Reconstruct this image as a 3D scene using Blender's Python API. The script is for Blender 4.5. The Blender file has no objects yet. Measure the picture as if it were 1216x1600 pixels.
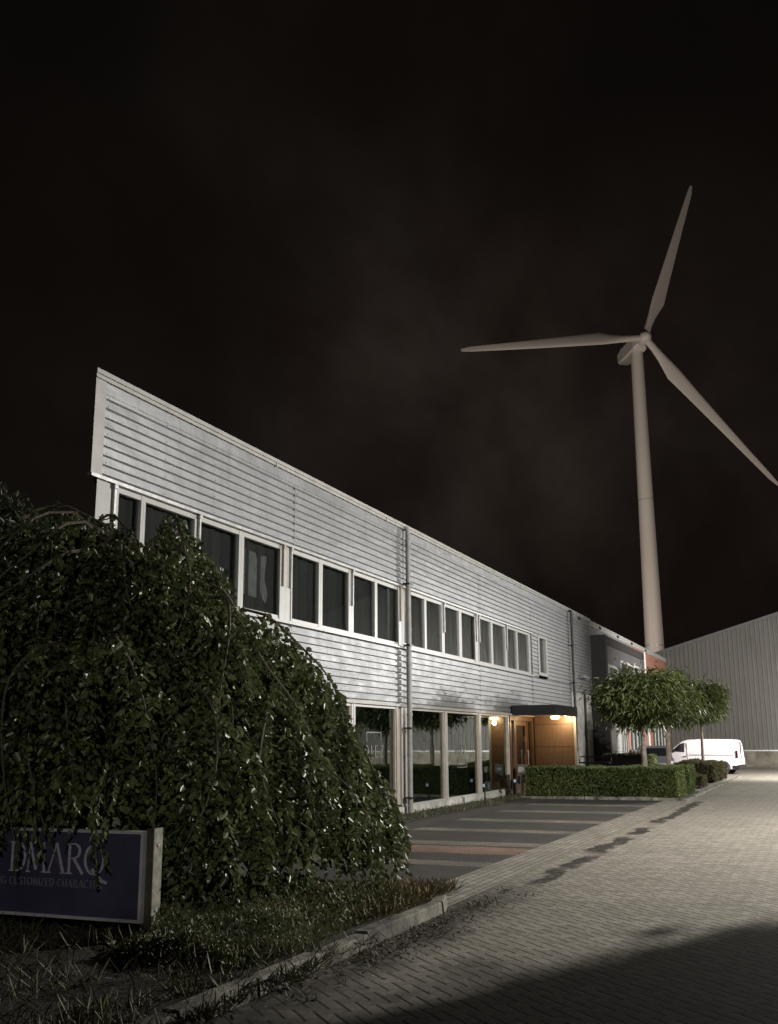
import bpy, math, random
import numpy as np
from mathutils import Vector, Matrix
random.seed(7); rng = np.random.default_rng(7)
C = bpy.context.scene.collection
S = bpy.context.scene
R = math.radians

# ------------------------------------------------------------------ camera
cam_d = bpy.data.cameras.new("camera"); cam = bpy.data.objects.new("camera", cam_d); C.objects.link(cam)
cam_d.sensor_fit = 'VERTICAL'; cam_d.sensor_height = 36.0; cam_d.lens = 1618/1600*36.0
cam_d.clip_start = 0.1; cam_d.clip_end = 3000
yaw, pitch, roll = R(22.357), R(12.54), R(-0.3227)
f = Vector((math.cos(yaw)*math.cos(pitch), math.sin(yaw)*math.cos(pitch), math.sin(pitch)))
r = Vector((math.sin(yaw), -math.cos(yaw), 0)); u = r.cross(f)
r2 = math.cos(roll)*r + math.sin(roll)*u; u2 = -math.sin(roll)*r + math.cos(roll)*u
m = Matrix((r2, u2, -f)).transposed().to_4x4(); m.translation = Vector((0, 0, 1.6))
cam.matrix_world = m
S.camera = cam

# ------------------------------------------------------------------ view
S.view_settings.view_transform = 'Standard'; S.view_settings.look = 'None'
S.view_settings.exposure = 0.0; S.view_settings.gamma = 1.0

# ------------------------------------------------------------------ node helpers
class NT:
    def __init__(self, tree): self.t = tree; self.n = tree.nodes; self.l = tree.links
    def node(self, typ, **kw):
        nd = self.n.new(typ)
        for k, v in kw.items(): setattr(nd, k, v)
        return nd
    def put(self, sock, v):
        if isinstance(v, bpy.types.NodeSocket): self.l.new(v, sock)
        elif v is not None: sock.default_value = v
    def m(self, op, a, b=None, c=None, clamp=False):
        nd = self.node('ShaderNodeMath', operation=op, use_clamp=clamp)
        for i, v in enumerate((a, b, c)):
            if v is not None: self.put(nd.inputs[i], v)
        return nd.outputs[0]
    def noise(self, vec, scale, detail=4, rough=0.55, dist=0.0):
        nd = self.node('ShaderNodeTexNoise'); self.put(nd.inputs['Vector'], vec)
        nd.inputs['Scale'].default_value = scale; nd.inputs['Detail'].default_value = detail
        nd.inputs['Roughness'].default_value = rough; nd.inputs['Distortion'].default_value = dist
        return nd.outputs['Fac']
    def ramp(self, fac, stops, interp='LINEAR'):
        nd = self.node('ShaderNodeValToRGB'); self.put(nd.inputs[0], fac); nd.color_ramp.interpolation = interp
        el = nd.color_ramp.elements
        while len(el) < len(stops): el.new(0.5)
        for e, (p, c) in zip(el, stops):
            e.position = p; e.color = (c, c, c, 1) if isinstance(c, (int, float)) else (*c, 1)
        return nd.outputs[0]
    def mix(self, fac, a, b, typ='MIX'):
        nd = self.node('ShaderNodeMix', data_type='RGBA', blend_type=typ)
        self.put(nd.inputs[0], fac)
        for s, v in ((nd.inputs[6], a), (nd.inputs[7], b)):
            if isinstance(v, tuple): v = (*v, 1) if len(v) == 3 else v
            self.put(s, v)
        return nd.outputs[2]
    def bump(self, h, strength, dist=0.01):
        nd = self.node('ShaderNodeBump'); self.put(nd.inputs['Height'], h)
        nd.inputs['Strength'].default_value = strength; nd.inputs['Distance'].default_value = dist
        return nd.outputs[0]
    def coords(self, kind='Object'):
        return self.node('ShaderNodeTexCoord').outputs[kind]
    def worldpos(self): return self.node('ShaderNodeNewGeometry').outputs['Position']
    def scale(self, vec, s):
        nd = self.node('ShaderNodeMapping'); self.put(nd.inputs['Vector'], vec); nd.inputs['Scale'].default_value = s
        return nd.outputs[0]
    def sep(self, vec):
        nd = self.node('ShaderNodeSeparateXYZ'); self.put(nd.inputs[0], vec); return nd.outputs
    def comb(self, x, y, z=0.0):
        nd = self.node('ShaderNodeCombineXYZ')
        for i, v in enumerate((x, y, z)): self.put(nd.inputs[i], v)
        return nd.outputs[0]

def mat(name):
    mt = bpy.data.materials.new(name); mt.use_nodes = True
    nt = NT(mt.node_tree); b = mt.node_tree.nodes['Principled BSDF']
    return mt, nt, b

def simple(name, col, rough=0.5, metal=0.0, var=0.12, nscale=6.0, bump=0.0, spec=0.5, speck=0.0):
    mt, nt, b = mat(name)
    v = nt.worldpos()
    n = nt.noise(v, nscale, 6, 0.6)
    lo = tuple(c*(1-var*1.6) for c in col); hi = tuple(min(1, c*(1+var)) for c in col)
    c = nt.ramp(n, [(0.3, lo), (0.7, hi)])
    if speck:
        n2 = nt.noise(v, nscale*14, 3, 0.7)
        c = nt.mix(nt.ramp(n2, [(0.55, 0.0), (0.75, speck)]), c, tuple(x*0.45 for x in col))
    nt.l.new(c, b.inputs['Base Color'])
    b.inputs['Roughness'].default_value = rough; b.inputs['Metallic'].default_value = metal
    b.inputs['Specular IOR Level'].default_value = spec
    if bump: nt.l.new(nt.bump(nt.noise(v, nscale*8, 4), bump, 0.01), b.inputs['Normal'])
    return mt

# ------------------------------------------------------------------ night sky with faint lit cloud
W = bpy.data.worlds.new("World"); S.world = W; W.use_nodes = True
nt = NT(W.node_tree); bg = W.node_tree.nodes['Background']
g = nt.coords('Generated')
mp = nt.node('ShaderNodeMapping'); nt.put(mp.inputs['Vector'], g)
mp.inputs['Rotation'].default_value = (0.35, 0.15, 0.6); mp.inputs['Scale'].default_value = (1.0, 1.7, 1.4); mp.inputs['Location'].default_value = (0.35, 0.1, 0.2)
cl = nt.noise(mp.outputs[0], 2.6, 6, 0.5, 0.25)
cl2 = nt.noise(mp.outputs[0], 6.5, 6, 0.55, 0.3)
z = nt.sep(g)[2]
hz = nt.m('MULTIPLY', nt.m('SUBTRACT', 1.0, nt.m('MAXIMUM', z, 0.0)), 1.0)
hz = nt.m('POWER', hz, 2.6)
def lobe(d, a, b_, k):
    nd = nt.node('ShaderNodeVectorMath', operation='DOT_PRODUCT'); nt.put(nd.inputs[0], g); nd.inputs[1].default_value = d
    mr = nt.node('ShaderNodeMapRange', interpolation_type='SMOOTHERSTEP'); nt.put(mr.inputs[0], nd.outputs['Value'])
    mr.inputs[1].default_value = math.cos(R(a)); mr.inputs[2].default_value = math.cos(R(b_)); mr.inputs[4].default_value = k
    return mr.outputs[0]
wob = nt.m('MULTIPLY_ADD', cl2, 1.5, 0.08)
tot = nt.m('ADD', nt.m('ADD', lobe((0.739, 0.331, 0.587), 13, 0, 0.30), lobe((0.836, 0.335, 0.434), 13, 0, 0.28)), nt.m('ADD', lobe((0.897, 0.31, 0.306), 15, 0, 1.12), lobe((0.935, 0.130, 0.31), 18, 0, 0.95)))
tot = nt.m('ADD', tot, lobe((0.756, 0.508, 0.413), 14, 0, 0.22))
low = nt.m('MULTIPLY', nt.m('POWER', nt.m('SUBTRACT', 1.0, nt.m('MAXIMUM', z, 0.0)), 7.0), 2.1)
c0 = nt.ramp(cl, [(0.36, 0.0), (0.62, 1.15)])
amount = nt.m('ADD', nt.m('MULTIPLY', nt.m('MULTIPLY', nt.m('ADD', tot, low), nt.m('MAXIMUM', wob, 0.1)), nt.m('MULTIPLY_ADD', c0, 0.68, 0.18)), 0.30)
hue = nt.ramp(cl, [(0.35, (0.0130, 0.0087, 0.0069)), (0.62, (0.0102, 0.0080, 0.0067))])
nt.l.new(hue, bg.inputs['Color'])
nt.l.new(amount, bg.inputs['Strength'])

# ------------------------------------------------------------------ lamp light (street lamp standing right of the frame)
LAMP = Vector((47.5, -4.4, 6.2))
def spot(name, loc, target, energy, angle, blend, col, size, falloff=None):
    d = bpy.data.lights.new(name, 'SPOT'); d.energy = energy; d.spot_size = R(angle); d.spot_blend = blend
    d.color = col; d.shadow_soft_size = size
    o = bpy.data.objects.new(name, d); C.objects.link(o); o.location = loc
    o.rotation_euler = (Vector(target)-Vector(loc)).to_track_quat('-Z', 'Y').to_euler()
    if falloff:
        d.use_nodes = True; t = NT(d.node_tree); em = d.node_tree.nodes['Emission']
        fo = t.node('ShaderNodeLightFalloff'); fo.inputs['Strength'].default_value = falloff[1]; fo.inputs['Smooth'].default_value = 4
        t.l.new(fo.outputs[falloff[0]], em.inputs['Strength'])
    return o
spot('street_flood', LAMP, (26.0, 8.5, 1.0), 8800, 95, 1.0, (1.0, 0.975, 0.92), 0.16)
def point(name, loc, e, col, size):
    d = bpy.data.lights.new(name, 'POINT'); d.energy = e; d.color = col; d.shadow_soft_size = size
    o = bpy.data.objects.new(name, d); C.objects.link(o); o.location = loc; return o
spot('street_lamp_light', LAMP, (54, 0.0, 0.0), 21000, 150, 0.85, (1.0, 0.95, 0.90), 0.2)
spot('street_lamp_side_light', LAMP, (68, -9, 0.5), 34000, 70, 0.8, (1.0, 0.96, 0.90), 0.2)
LAMP2 = Vector((20.5, -5.0, 7.6))
point('near_street_lamp_light', LAMP2, 9200, (1.0, 0.96, 0.89), 0.08)
REAR_FILL = Vector((-14.0, -9.0, 8.0))  # fill lamp added behind the viewpoint for the front of the weeping tree
spot('rear_fill_light', REAR_FILL, (10.5, 5.6, 1.6), 4300, 30, 1.0, (1.0, 0.965, 0.92), 0.2)
# fill spots added far off to light the turbine from below
spot('turbine_fill', (140, -30, 8), (232, 33, 66), 200000, 70, 0.6, (1.0, 0.83, 0.70), 2.0)
spot('turbine_fill', (148, 78, 3), (232, 33, 62), 190000, 70, 0.6, (1.0, 0.83, 0.70), 2.0)

# ------------------------------------------------------------------ mesh helpers
class MB:
    def __init__(self): self.v = []; self.f = []
    def add(self, vs, fs):
        o = len(self.v); self.v += [tuple(p) for p in vs]; self.f += [tuple(i+o for i in q) for q in fs]; return self
    def box(self, x0, x1, y0, y1, z0, z1):
        vs = [(x, y, z) for z in (z0, z1) for y in (y0, y1) for x in (x0, x1)]
        return self.add(vs, [(0, 2, 3, 1), (4, 5, 7, 6), (0, 1, 5, 4), (2, 6, 7, 3), (0, 4, 6, 2), (1, 3, 7, 5)])
    def prism(self, poly, z0, z1):
        n = len(poly); vs = [(x, y, z0) for x, y in poly]+[(x, y, z1) for x, y in poly]
        fs = [tuple(range(n))[::-1], tuple(range(n, 2*n))]+[(i, (i+1) % n, n+(i+1) % n, n+i) for i in range(n)]
        return self.add(vs, fs)
    def extrude(self, poly3, vec):
        n = len(poly3); vs = [Vector(p) for p in poly3]; vs2 = [p+Vector(vec) for p in vs]
        fs = [tuple(range(n))[::-1], tuple(range(n, 2*n))]+[(i, (i+1) % n, n+(i+1) % n, n+i) for i in range(n)]
        return self.add(vs+vs2, fs)
    def tube(self, pts, rads, seg=8, cap=True):
        if not hasattr(rads, '__len__'): rads = [rads]*len(pts)
        pts = [Vector(p) for p in pts]; vs = []; fs = []
        up = None
        for i, p in enumerate(pts):
            a = pts[max(i-1, 0)]; b = pts[min(i+1, len(pts)-1)]; t = (b-a).normalized()
            if up is None: up = t.orthogonal().normalized()
            up = (up - t*up.dot(t)).normalized(); w = t.cross(up)
            for k in range(seg):
                an = 2*math.pi*k/seg; vs.append(p+(up*math.cos(an)+w*math.sin(an))*rads[i])
        for i in range(len(pts)-1):
            for k in range(seg):
                a = i*seg+k; b = i*seg+(k+1) % seg; fs.append((a, b, b+seg, a+seg))
        if cap: fs.append(tuple(range(seg))[::-1]); fs.append(tuple((len(pts)-1)*seg+k for k in range(seg)))
        return self.add(vs, fs)
    def lathe(self, prof, center=(0, 0, 0), axis=(0, 0, 1), seg=20):
        ax = Vector(axis).normalized(); c = Vector(center); u_ = ax.orthogonal().normalized(); w = ax.cross(u_)
        vs = []; fs = []
        for (rr, h) in prof:
            for k in range(seg):
                a = 2*math.pi*k/seg; vs.append(c+ax*h+(u_*math.cos(a)+w*math.sin(a))*max(rr, 1e-4))
        for i in range(len(prof)-1):
            for k in range(seg):
                a = i*seg+k; b = i*seg+(k+1) % seg; fs.append((a, b, b+seg, a+seg))
        fs.append(tuple(range(seg))[::-1]); fs.append(tuple((len(prof)-1)*seg+k for k in range(seg)))
        return self.add(vs, fs)
    def build(self, name, mt, parent=None, smooth=False, bevel=0.0, origin=None):
        me = bpy.data.meshes.new(name); me.from_pydata(self.v, [], self.f); me.validate(); me.update()
        import bmesh
        b = bmesh.new(); b.from_mesh(me); bmesh.ops.recalc_face_normals(b, faces=b.faces)
        if bevel: bmesh.ops.bevel(b, geom=b.edges[:], offset=bevel, segments=2, affect='EDGES', clamp_overlap=True)
        b.to_mesh(me); b.free()
        me.materials.append(mt)
        if smooth: me.polygons.foreach_set('use_smooth', [True]*len(me.polygons))
        o = bpy.data.objects.new(name, me); C.objects.link(o)
        if parent is not None: o.parent = parent; o.matrix_parent_inverse = Matrix.Identity(4)
        return o
def autosmooth(o, ang=35):
    me = o.data; me.polygons.foreach_set('use_smooth', [True]*len(me.polygons))
    me.set_sharp_from_angle(angle=R(ang)); return o
def tag(o, label=None, cat=None, group=None, kind=None):
    if label: o['label'] = label
    if cat: o['category'] = cat
    if group: o['group'] = group
    if kind: o['kind'] = kind
    return o
def thing(name, label, cat, loc=(0, 0, 0), rz=0, group=None):
    o = bpy.data.objects.new(name, None); C.objects.link(o); o.location = loc; o.rotation_euler = (0, 0, rz)
    o.empty_display_size = 0.3
    return tag(o, label, cat, group)
def copy_tree(o, parent=None):
    kids = [c for c in C.objects if c.parent == o]
    c = o.copy(); C.objects.link(c)
    if parent is not None: c.parent = parent
    for k in kids: copy_tree(k, c)
    return c
def quads(name, V, n_per, faces, mt, parent=None, rnd=None):
    """V: (N, n_per, 3) array; faces: face index tuples inside one element (all quads)."""
    N = len(V); me = bpy.data.meshes.new(name)
    fa = np.array(faces); F = (fa[None]+(np.arange(N)*n_per)[:, None, None]).reshape(-1, 4)
    me.vertices.add(N*n_per); me.vertices.foreach_set('co', V.reshape(-1).astype(np.float32))
    me.loops.add(F.size); me.loops.foreach_set('vertex_index', F.reshape(-1).astype(np.int32))
    me.polygons.add(len(F)); me.polygons.foreach_set('loop_start', (np.arange(len(F))*4).astype(np.int32))
    me.update(calc_edges=True)
    if rnd is not None:
        at = me.attributes.new('rnd', 'FLOAT', 'FACE'); at.data.foreach_set('value', np.repeat(rnd, len(fa)).astype(np.float32))
    me.materials.append(mt)
    o = bpy.data.objects.new(name, me); C.objects.link(o)
    if parent is not None: o.parent = parent
    return o
LEAF_F = [(0, 1, 2, 3), (3, 4, 5, 0)]
def leaves(P, D, L, Wd, fold=0.35, spin=None):
    """leaf blades: base points P, directions D, lengths L, half widths Wd -> (N,6,3)"""
    N = len(P); D = D/np.linalg.norm(D, axis=1, keepdims=True)
    rv = rng.normal(size=(N, 3)) if spin is None else spin
    A = np.cross(D, rv); A /= np.linalg.norm(A, axis=1, keepdims=True)+1e-9
    Nn = np.cross(D, A)
    L = L[:, None]; Wd = Wd[:, None]
    V = np.zeros((N, 6, 3))
    V[:, 0] = P; V[:, 3] = P+D*L - Nn*L*0.18
    for i, (t, w, s) in {1: (0.28, 1.0, 1), 2: (0.68, 0.8, 1), 5: (0.28, 1.0, -1), 4: (0.68, 0.8, -1)}.items():
        V[:, i] = P+D*L*t+A*Wd*w*s+Nn*Wd*fold - Nn*L*0.18*t*t
    return V
def leaf_mat(name, dark, light, rough=0.42, yellow=None, spec=0.5):
    mt, nt, b = mat(name)
    at = nt.node('ShaderNodeAttribute', attribute_name='rnd').outputs['Fac']
    st = [(0.0, dark), (0.75, light)]
    if yellow: st = [(0.0, dark), (0.8, light), (0.97, light), (1.0, yellow)]
    c = nt.ramp(at, st)
    n = nt.noise(nt.worldpos(), 40, 2)
    c = nt.mix(nt.ramp(n, [(0.4, 0.0), (0.7, 0.35)]), c, tuple(x*0.6 for x in dark))
    nt.l.new(c, b.inputs['Base Color']); b.inputs['Roughness'].default_value = rough
    b.inputs['Specular IOR Level'].default_value = spec
    tr = nt.node('ShaderNodeBsdfTranslucent'); nt.l.new(c, tr.inputs[0])
    ms = nt.node('ShaderNodeMixShader'); ms.inputs[0].default_value = 0.22
    nt.l.new(b.outputs[0], ms.inputs[1]); nt.l.new(tr.outputs[0], ms.inputs[2])
    nt.l.new(ms.outputs[0], mt.node_tree.nodes['Material Output'].inputs[0])
    return mt

# ------------------------------------------------------------------ materials
M = {}
M['trim'] = simple('white_trim', (0.37, 0.365, 0.35), 0.45, 0, 0.10, 3, speck=0.35)
M['frame'] = simple('window_frame_white', (0.43, 0.43, 0.42), 0.4, 0, 0.06, 5)
M['frame_tan'] = simple('window_frame_cream', (0.45, 0.37, 0.29), 0.45, 0, 0.10, 5)
M['plinth'] = simple('pale_plinth', (0.50, 0.49, 0.46), 0.7, 0, 0.25, 3, 0.2, speck=0.5)
M['black'] = simple('black_coated_metal', (0.018, 0.018, 0.02), 0.45, 0, 0.2, 4)
M['dark_panel'] = simple('dark_grey_panel', (0.03, 0.028, 0.028), 0.6, 0, 0.12, 0.8)
M['grey_panel'] = simple('grey_panel', (0.085, 0.085, 0.09), 0.6, 0, 0.08, 0.8)
M['interior'] = simple('dark_interior', (0.02, 0.02, 0.02), 0.9, 0, 0.3, 2)
M['curtain'] = simple('grey_curtain', (0.034, 0.034, 0.034), 0.85, 0, 0.15, 4)
M['curtain_dark'] = simple('dark_blind', (0.024, 0.024, 0.025), 0.8, 0, 0.15, 2)
M['brick'] = None
M['alu'] = simple('brushed_aluminium', (0.60, 0.58, 0.60), 0.45, 0.3, 0.08, 9)
M['galv'] = simple('galvanised_steel', (0.42, 0.42, 0.42), 0.45, 0.5, 0.18, 7)
M['pipe'] = simple('grey_plastic_pipe', (0.28, 0.275, 0.265), 0.5, 0, 0.16, 5, speck=0.3)
M['pipe_dark'] = simple('dark_pipe', (0.07, 0.065, 0.06), 0.5, 0, 0.2, 5)
M['turbine'] = simple('turbine_paint', (0.44, 0.43, 0.41), 0.5, 0, 0.05, 0.05)
M['rubber'] = simple('tyre_rubber', (0.02, 0.02, 0.02), 0.8, 0, 0.2, 20)
M['vanpaint'] = simple('white_van_paint', (0.72, 0.68, 0.69), 0.3, 0, 0.03, 2)
M['carpaint'] = simple('dark_car_paint', (0.10, 0.10, 0.11), 0.25, 0.3, 0.05, 2)
M['tail'] = simple('tail_lamp_red', (0.045, 0.006, 0.008), 0.2, 0, 0.1, 4)
M['carglass'] = simple('car_glass', (0.008, 0.009, 0.01), 0.06, 0, 0.1, 1, spec=0.8)
M['soil'] = simple('dark_soil', (0.035, 0.027, 0.02), 0.95, 0, 0.5, 8, 0.8, speck=0.6)
M['bark'] = simple('tree_bark', (0.10, 0.08, 0.065), 0.85, 0, 0.35, 12, 0.7)
M['bark_pale'] = simple('pale_bark', (0.30, 0.25, 0.215), 0.8, 0, 0.3, 10, 0.5)
M['twig'] = simple('twig_bark', (0.11, 0.09, 0.065), 0.8, 0, 0.3, 20)
M['sign_blue'] = simple('sign_dark_blue', (0.058, 0.054, 0.096), 0.4, 0, 0.15, 2)
M['letter'] = simple('sign_lettering', (0.42, 0.40, 0.46), 0.5, 0, 0.15, 30)
M['letter_dim'] = simple('small_sign_lettering', (0.20, 0.19, 0.22), 0.5, 0, 0.25, 30)
M['decal'] = simple('frosted_decal', (0.20, 0.21, 0.205), 0.6, 0, 0.1, 20)
M['poster'] = simple('grey_poster_paper', (0.17, 0.17, 0.165), 0.8, 0, 0.2, 5)
M['ware_plinth'] = simple('cast_concrete', (0.16, 0.15, 0.12), 0.9, 0, 0.35, 1.6, 0.6, speck=0.4)
M['kerb'] = simple('kerb_concrete', (0.21, 0.20, 0.165), 0.9, 0, 0.55, 3.5, 0.9, speck=0.7)
M['lbox'] = simple('dull_steel_box', (0.17, 0.16, 0.15), 0.5, 0.3, 0.2, 8)
M['signpost'] = simple('weathered_post_paint', (0.30, 0.29, 0.235), 0.6, 0.1, 0.35, 14, speck=0.4)
M['post_shade'] = simple('shaded_post_front', (0.075, 0.068, 0.045), 0.6, 0.0, 0.3, 10)  # darker post colour that paints the shade on its front face
M['tile'] = simple('red_roof_tile', (0.12, 0.05, 0.035), 0.9, 0, 0.2, 4)

def brick_mat():
    mt, nt, b = mat('red_brick'); p = nt.worldpos(); s = nt.sep(p)
    bt = nt.node('ShaderNodeTexBrick'); nt.put(bt.inputs['Vector'], nt.comb(nt.m('ADD', s[0], s[1]), s[2]))
    bt.inputs['Scale'].default_value = 1; bt.inputs['Brick Width'].default_value = 0.22; bt.inputs['Row Height'].default_value = 0.065
    bt.inputs['Mortar Size'].default_value = 0.006
    bt.inputs['Color1'].default_value = (0.36, 0.12, 0.07, 1); bt.inputs['Color2'].default_value = (0.26, 0.085, 0.05, 1); bt.inputs['Mortar'].default_value = (0.3, 0.27, 0.24, 1)
    nt.l.new(bt.outputs[0], b.inputs['Base Color']); b.inputs['Roughness'].default_value = 0.9
    return mt
M['brick'] = brick_mat()

def cladding_mat(name, base, metal, rough, warp):
    mt, nt, b = mat(name); p = nt.worldpos()
    big = nt.noise(p, 0.7, 4, 0.55); st = nt.noise(nt.scale(p, (5.0, 5.0, 0.35)), 1.0, 5, 0.6)
    sp = nt.noise(p, 60, 3, 0.7)
    c = nt.ramp(big, [(0.3, tuple(x*0.90 for x in base)), (0.7, tuple(x*1.05 for x in base))])
    c = nt.mix(nt.ramp(st, [(0.48, 0.0), (0.80, 0.65)]), c, tuple(x*y for x, y in zip(base, (0.62, 0.58, 0.50))))
    c = nt.mix(nt.ramp(sp, [(0.60, 0.0), (0.75, 0.25)]), c, tuple(x*0.5 for x in base))
    nt.l.new(c, b.inputs['Base Color']); b.inputs['Metallic'].default_value = metal
    rr = nt.m('MULTIPLY_ADD', nt.noise(p, 2.2, 4), 0.25, rough-0.12); nt.l.new(rr, b.inputs['Roughness'])
    w = nt.noise(nt.scale(p, (1.0, 1.0, 2.2)), 1.7, 2, 0.4)
    nt.l.new(nt.bump(w, warp, 0.05), b.inputs['Normal'])
    return mt
M['clad'] = cladding_mat('ribbed_aluminium_cladding', (0.275, 0.283, 0.297), 0.32, 0.45, 0.35)
M['ware'] = cladding_mat('warehouse_cladding', (0.092, 0.088, 0.080), 0.1, 0.55, 0.1)

def glass_mat(name, tint, ior=1.75):
    mt, nt, b = mat(name)
    tr = nt.node('ShaderNodeBsdfTransparent'); tr.inputs[0].default_value = (*tint, 1)
    gl = nt.node('ShaderNodeBsdfGlossy'); gl.inputs['Roughness'].default_value = 0.015; gl.inputs[0].default_value = (0.92, 0.96, 0.95, 1)
    fr = nt.node('ShaderNodeFresnel'); bf = nt.node('ShaderNodeNewGeometry').outputs['Backfacing']; nt.l.new(nt.m('MULTIPLY_ADD', bf, 1/ior-ior, ior), fr.inputs['IOR'])
    n = nt.noise(nt.worldpos(), 0.9, 2); nt.l.new(nt.bump(n, 0.05, 0.02), gl.inputs['Normal'])
    ms = nt.node('ShaderNodeMixShader'); nt.l.new(fr.outputs[0], ms.inputs[0]); nt.l.new(tr.outputs[0], ms.inputs[1]); nt.l.new(gl.outputs[0], ms.inputs[2])
    nt.l.new(ms.outputs[0], mt.node_tree.nodes['Material Output'].inputs[0])
    return mt
M['glass'] = glass_mat('window_glass', (0.82, 0.84, 0.835), 1.5)
M['glass_low'] = glass_mat('shop_glass', (0.45, 0.52, 0.50), 2.7)

def wood_mat():
    mt, nt, b = mat('brown_entrance_panel'); p = nt.worldpos()
    n = nt.noise(nt.scale(p, (3, 3, 0.4)), 6, 5); n2 = nt.noise(nt.scale(p, (1, 1, 8)), 10, 4)
    c = nt.ramp(n, [(0.3, (0.135, 0.085, 0.052)), (0.7, (0.18, 0.115, 0.070))])
    c = nt.mix(nt.ramp(n2, [(0.5, 0.0), (0.8, 0.3)]), c, (0.12, 0.075, 0.045))
    nt.l.new(c, b.inputs['Base Color']); b.inputs['Roughness'].default_value = 0.45
    return mt
M['brown'] = wood_mat()
M['door'] = simple('bronze_door', (0.15, 0.085, 0.05), 0.4, 0.2, 0.12, 4)

def emit(name, col, st):
    mt = bpy.data.materials.new(name); mt.use_nodes = True; n = mt.node_tree.nodes; n.clear()
    e = n.new('ShaderNodeEmission'); e.inputs[0].default_value = (*col, 1); e.inputs[1].default_value = st
    o = n.new('ShaderNodeOutputMaterial'); mt.node_tree.links.new(e.outputs[0], o.inputs[0]); return mt
M['lampglow'] = emit('warm_lamp_glass', (1.0, 0.72, 0.42), 9.0)
M['streetglow'] = emit('street_lamp_glass', (1.0, 0.93, 0.82), 30.0)
M['spotglow'] = emit('garden_spot_glass', (0.75, 0.88, 1.0), 0.35)

# ------------------------------------------------------------------ paving
def herringbone(name, unit, cA, cB, joint, stains=True, ang=45, speck=0.5, jw=0.045, bumpk=0.9):
    mt, nt, b = mat(name); p = nt.worldpos()
    mp = nt.node('ShaderNodeMapping'); nt.put(mp.inputs['Vector'], p); mp.inputs['Rotation'].default_value = (0, 0, R(ang))
    mp.inputs['Scale'].default_value = (1/unit, 1/unit, 1/unit)
    # slight warp so that rows are not ruler straight
    wn = nt.node('ShaderNodeTexNoise'); nt.put(wn.inputs['Vector'], p); wn.inputs['Scale'].default_value = 1.1; wn.inputs['Detail'].default_value = 2
    add = nt.node('ShaderNodeVectorMath', operation='MULTIPLY_ADD'); nt.put(add.inputs[0], wn.outputs['Color']); add.inputs[1].default_value = (0.5, 0.5, 0); nt.put(add.inputs[2], mp.outputs[0])
    s = nt.sep(add.outputs[0]); uu, vv = nt.m('MULTIPLY', s[0], -1.0), s[1]
    i = nt.m('FLOOR', uu); j = nt.m('FLOOR', vv); fu = nt.m('SUBTRACT', uu, i); fv = nt.m('SUBTRACT', vv, j)
    k = nt.m('FLOORED_MODULO', nt.m('SUBTRACT', i, j), 4.0)
    is0 = nt.m('COMPARE', k, 0.0, 0.1); is1 = nt.m('COMPARE', k, 1.0, 0.1); is2 = nt.m('COMPARE', k, 2.0, 0.1); is3 = nt.m('COMPARE', k, 3.0, 0.1)
    ru = nt.m('SUBTRACT', 1.0, fu); rv = nt.m('SUBTRACT', 1.0, fv)
    dl = nt.m('ADD', nt.m('MULTIPLY', fu, 0.62), nt.m('MULTIPLY', is1, 9)); dr = nt.m('ADD', nt.m('MULTIPLY', ru, 0.62), nt.m('MULTIPLY', is0, 9))
    db = nt.m('ADD', nt.m('MULTIPLY', fv, 1.5), nt.m('MULTIPLY', is2, 9)); dt = nt.m('ADD', nt.m('MULTIPLY', rv, 1.5), nt.m('MULTIPLY', is3, 9))
    d = nt.m('MINIMUM', nt.m('MINIMUM', dl, dr), nt.m('MINIMUM', db, dt))
    idx = nt.m('SUBTRACT', i, is1); idy = nt.m('SUBTRACT', j, is2)
    wnz = nt.node('ShaderNodeTexWhiteNoise', noise_dimensions='3D'); nt.put(wnz.inputs['Vector'], nt.comb(idx, idy, 0.0))
    return mt, nt, b, p, (d, dl, dr, db, dt), wnz.outputs['Value'], wnz.outputs['Color']

def smoothrange(nt, x, a, b_):
    nd = nt.node('ShaderNodeMapRange', interpolation_type='SMOOTHSTEP'); nt.put(nd.inputs[0], x)
    nd.inputs[1].default_value = a; nd.inputs[2].default_value = b_
    return nd.outputs[0]

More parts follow.
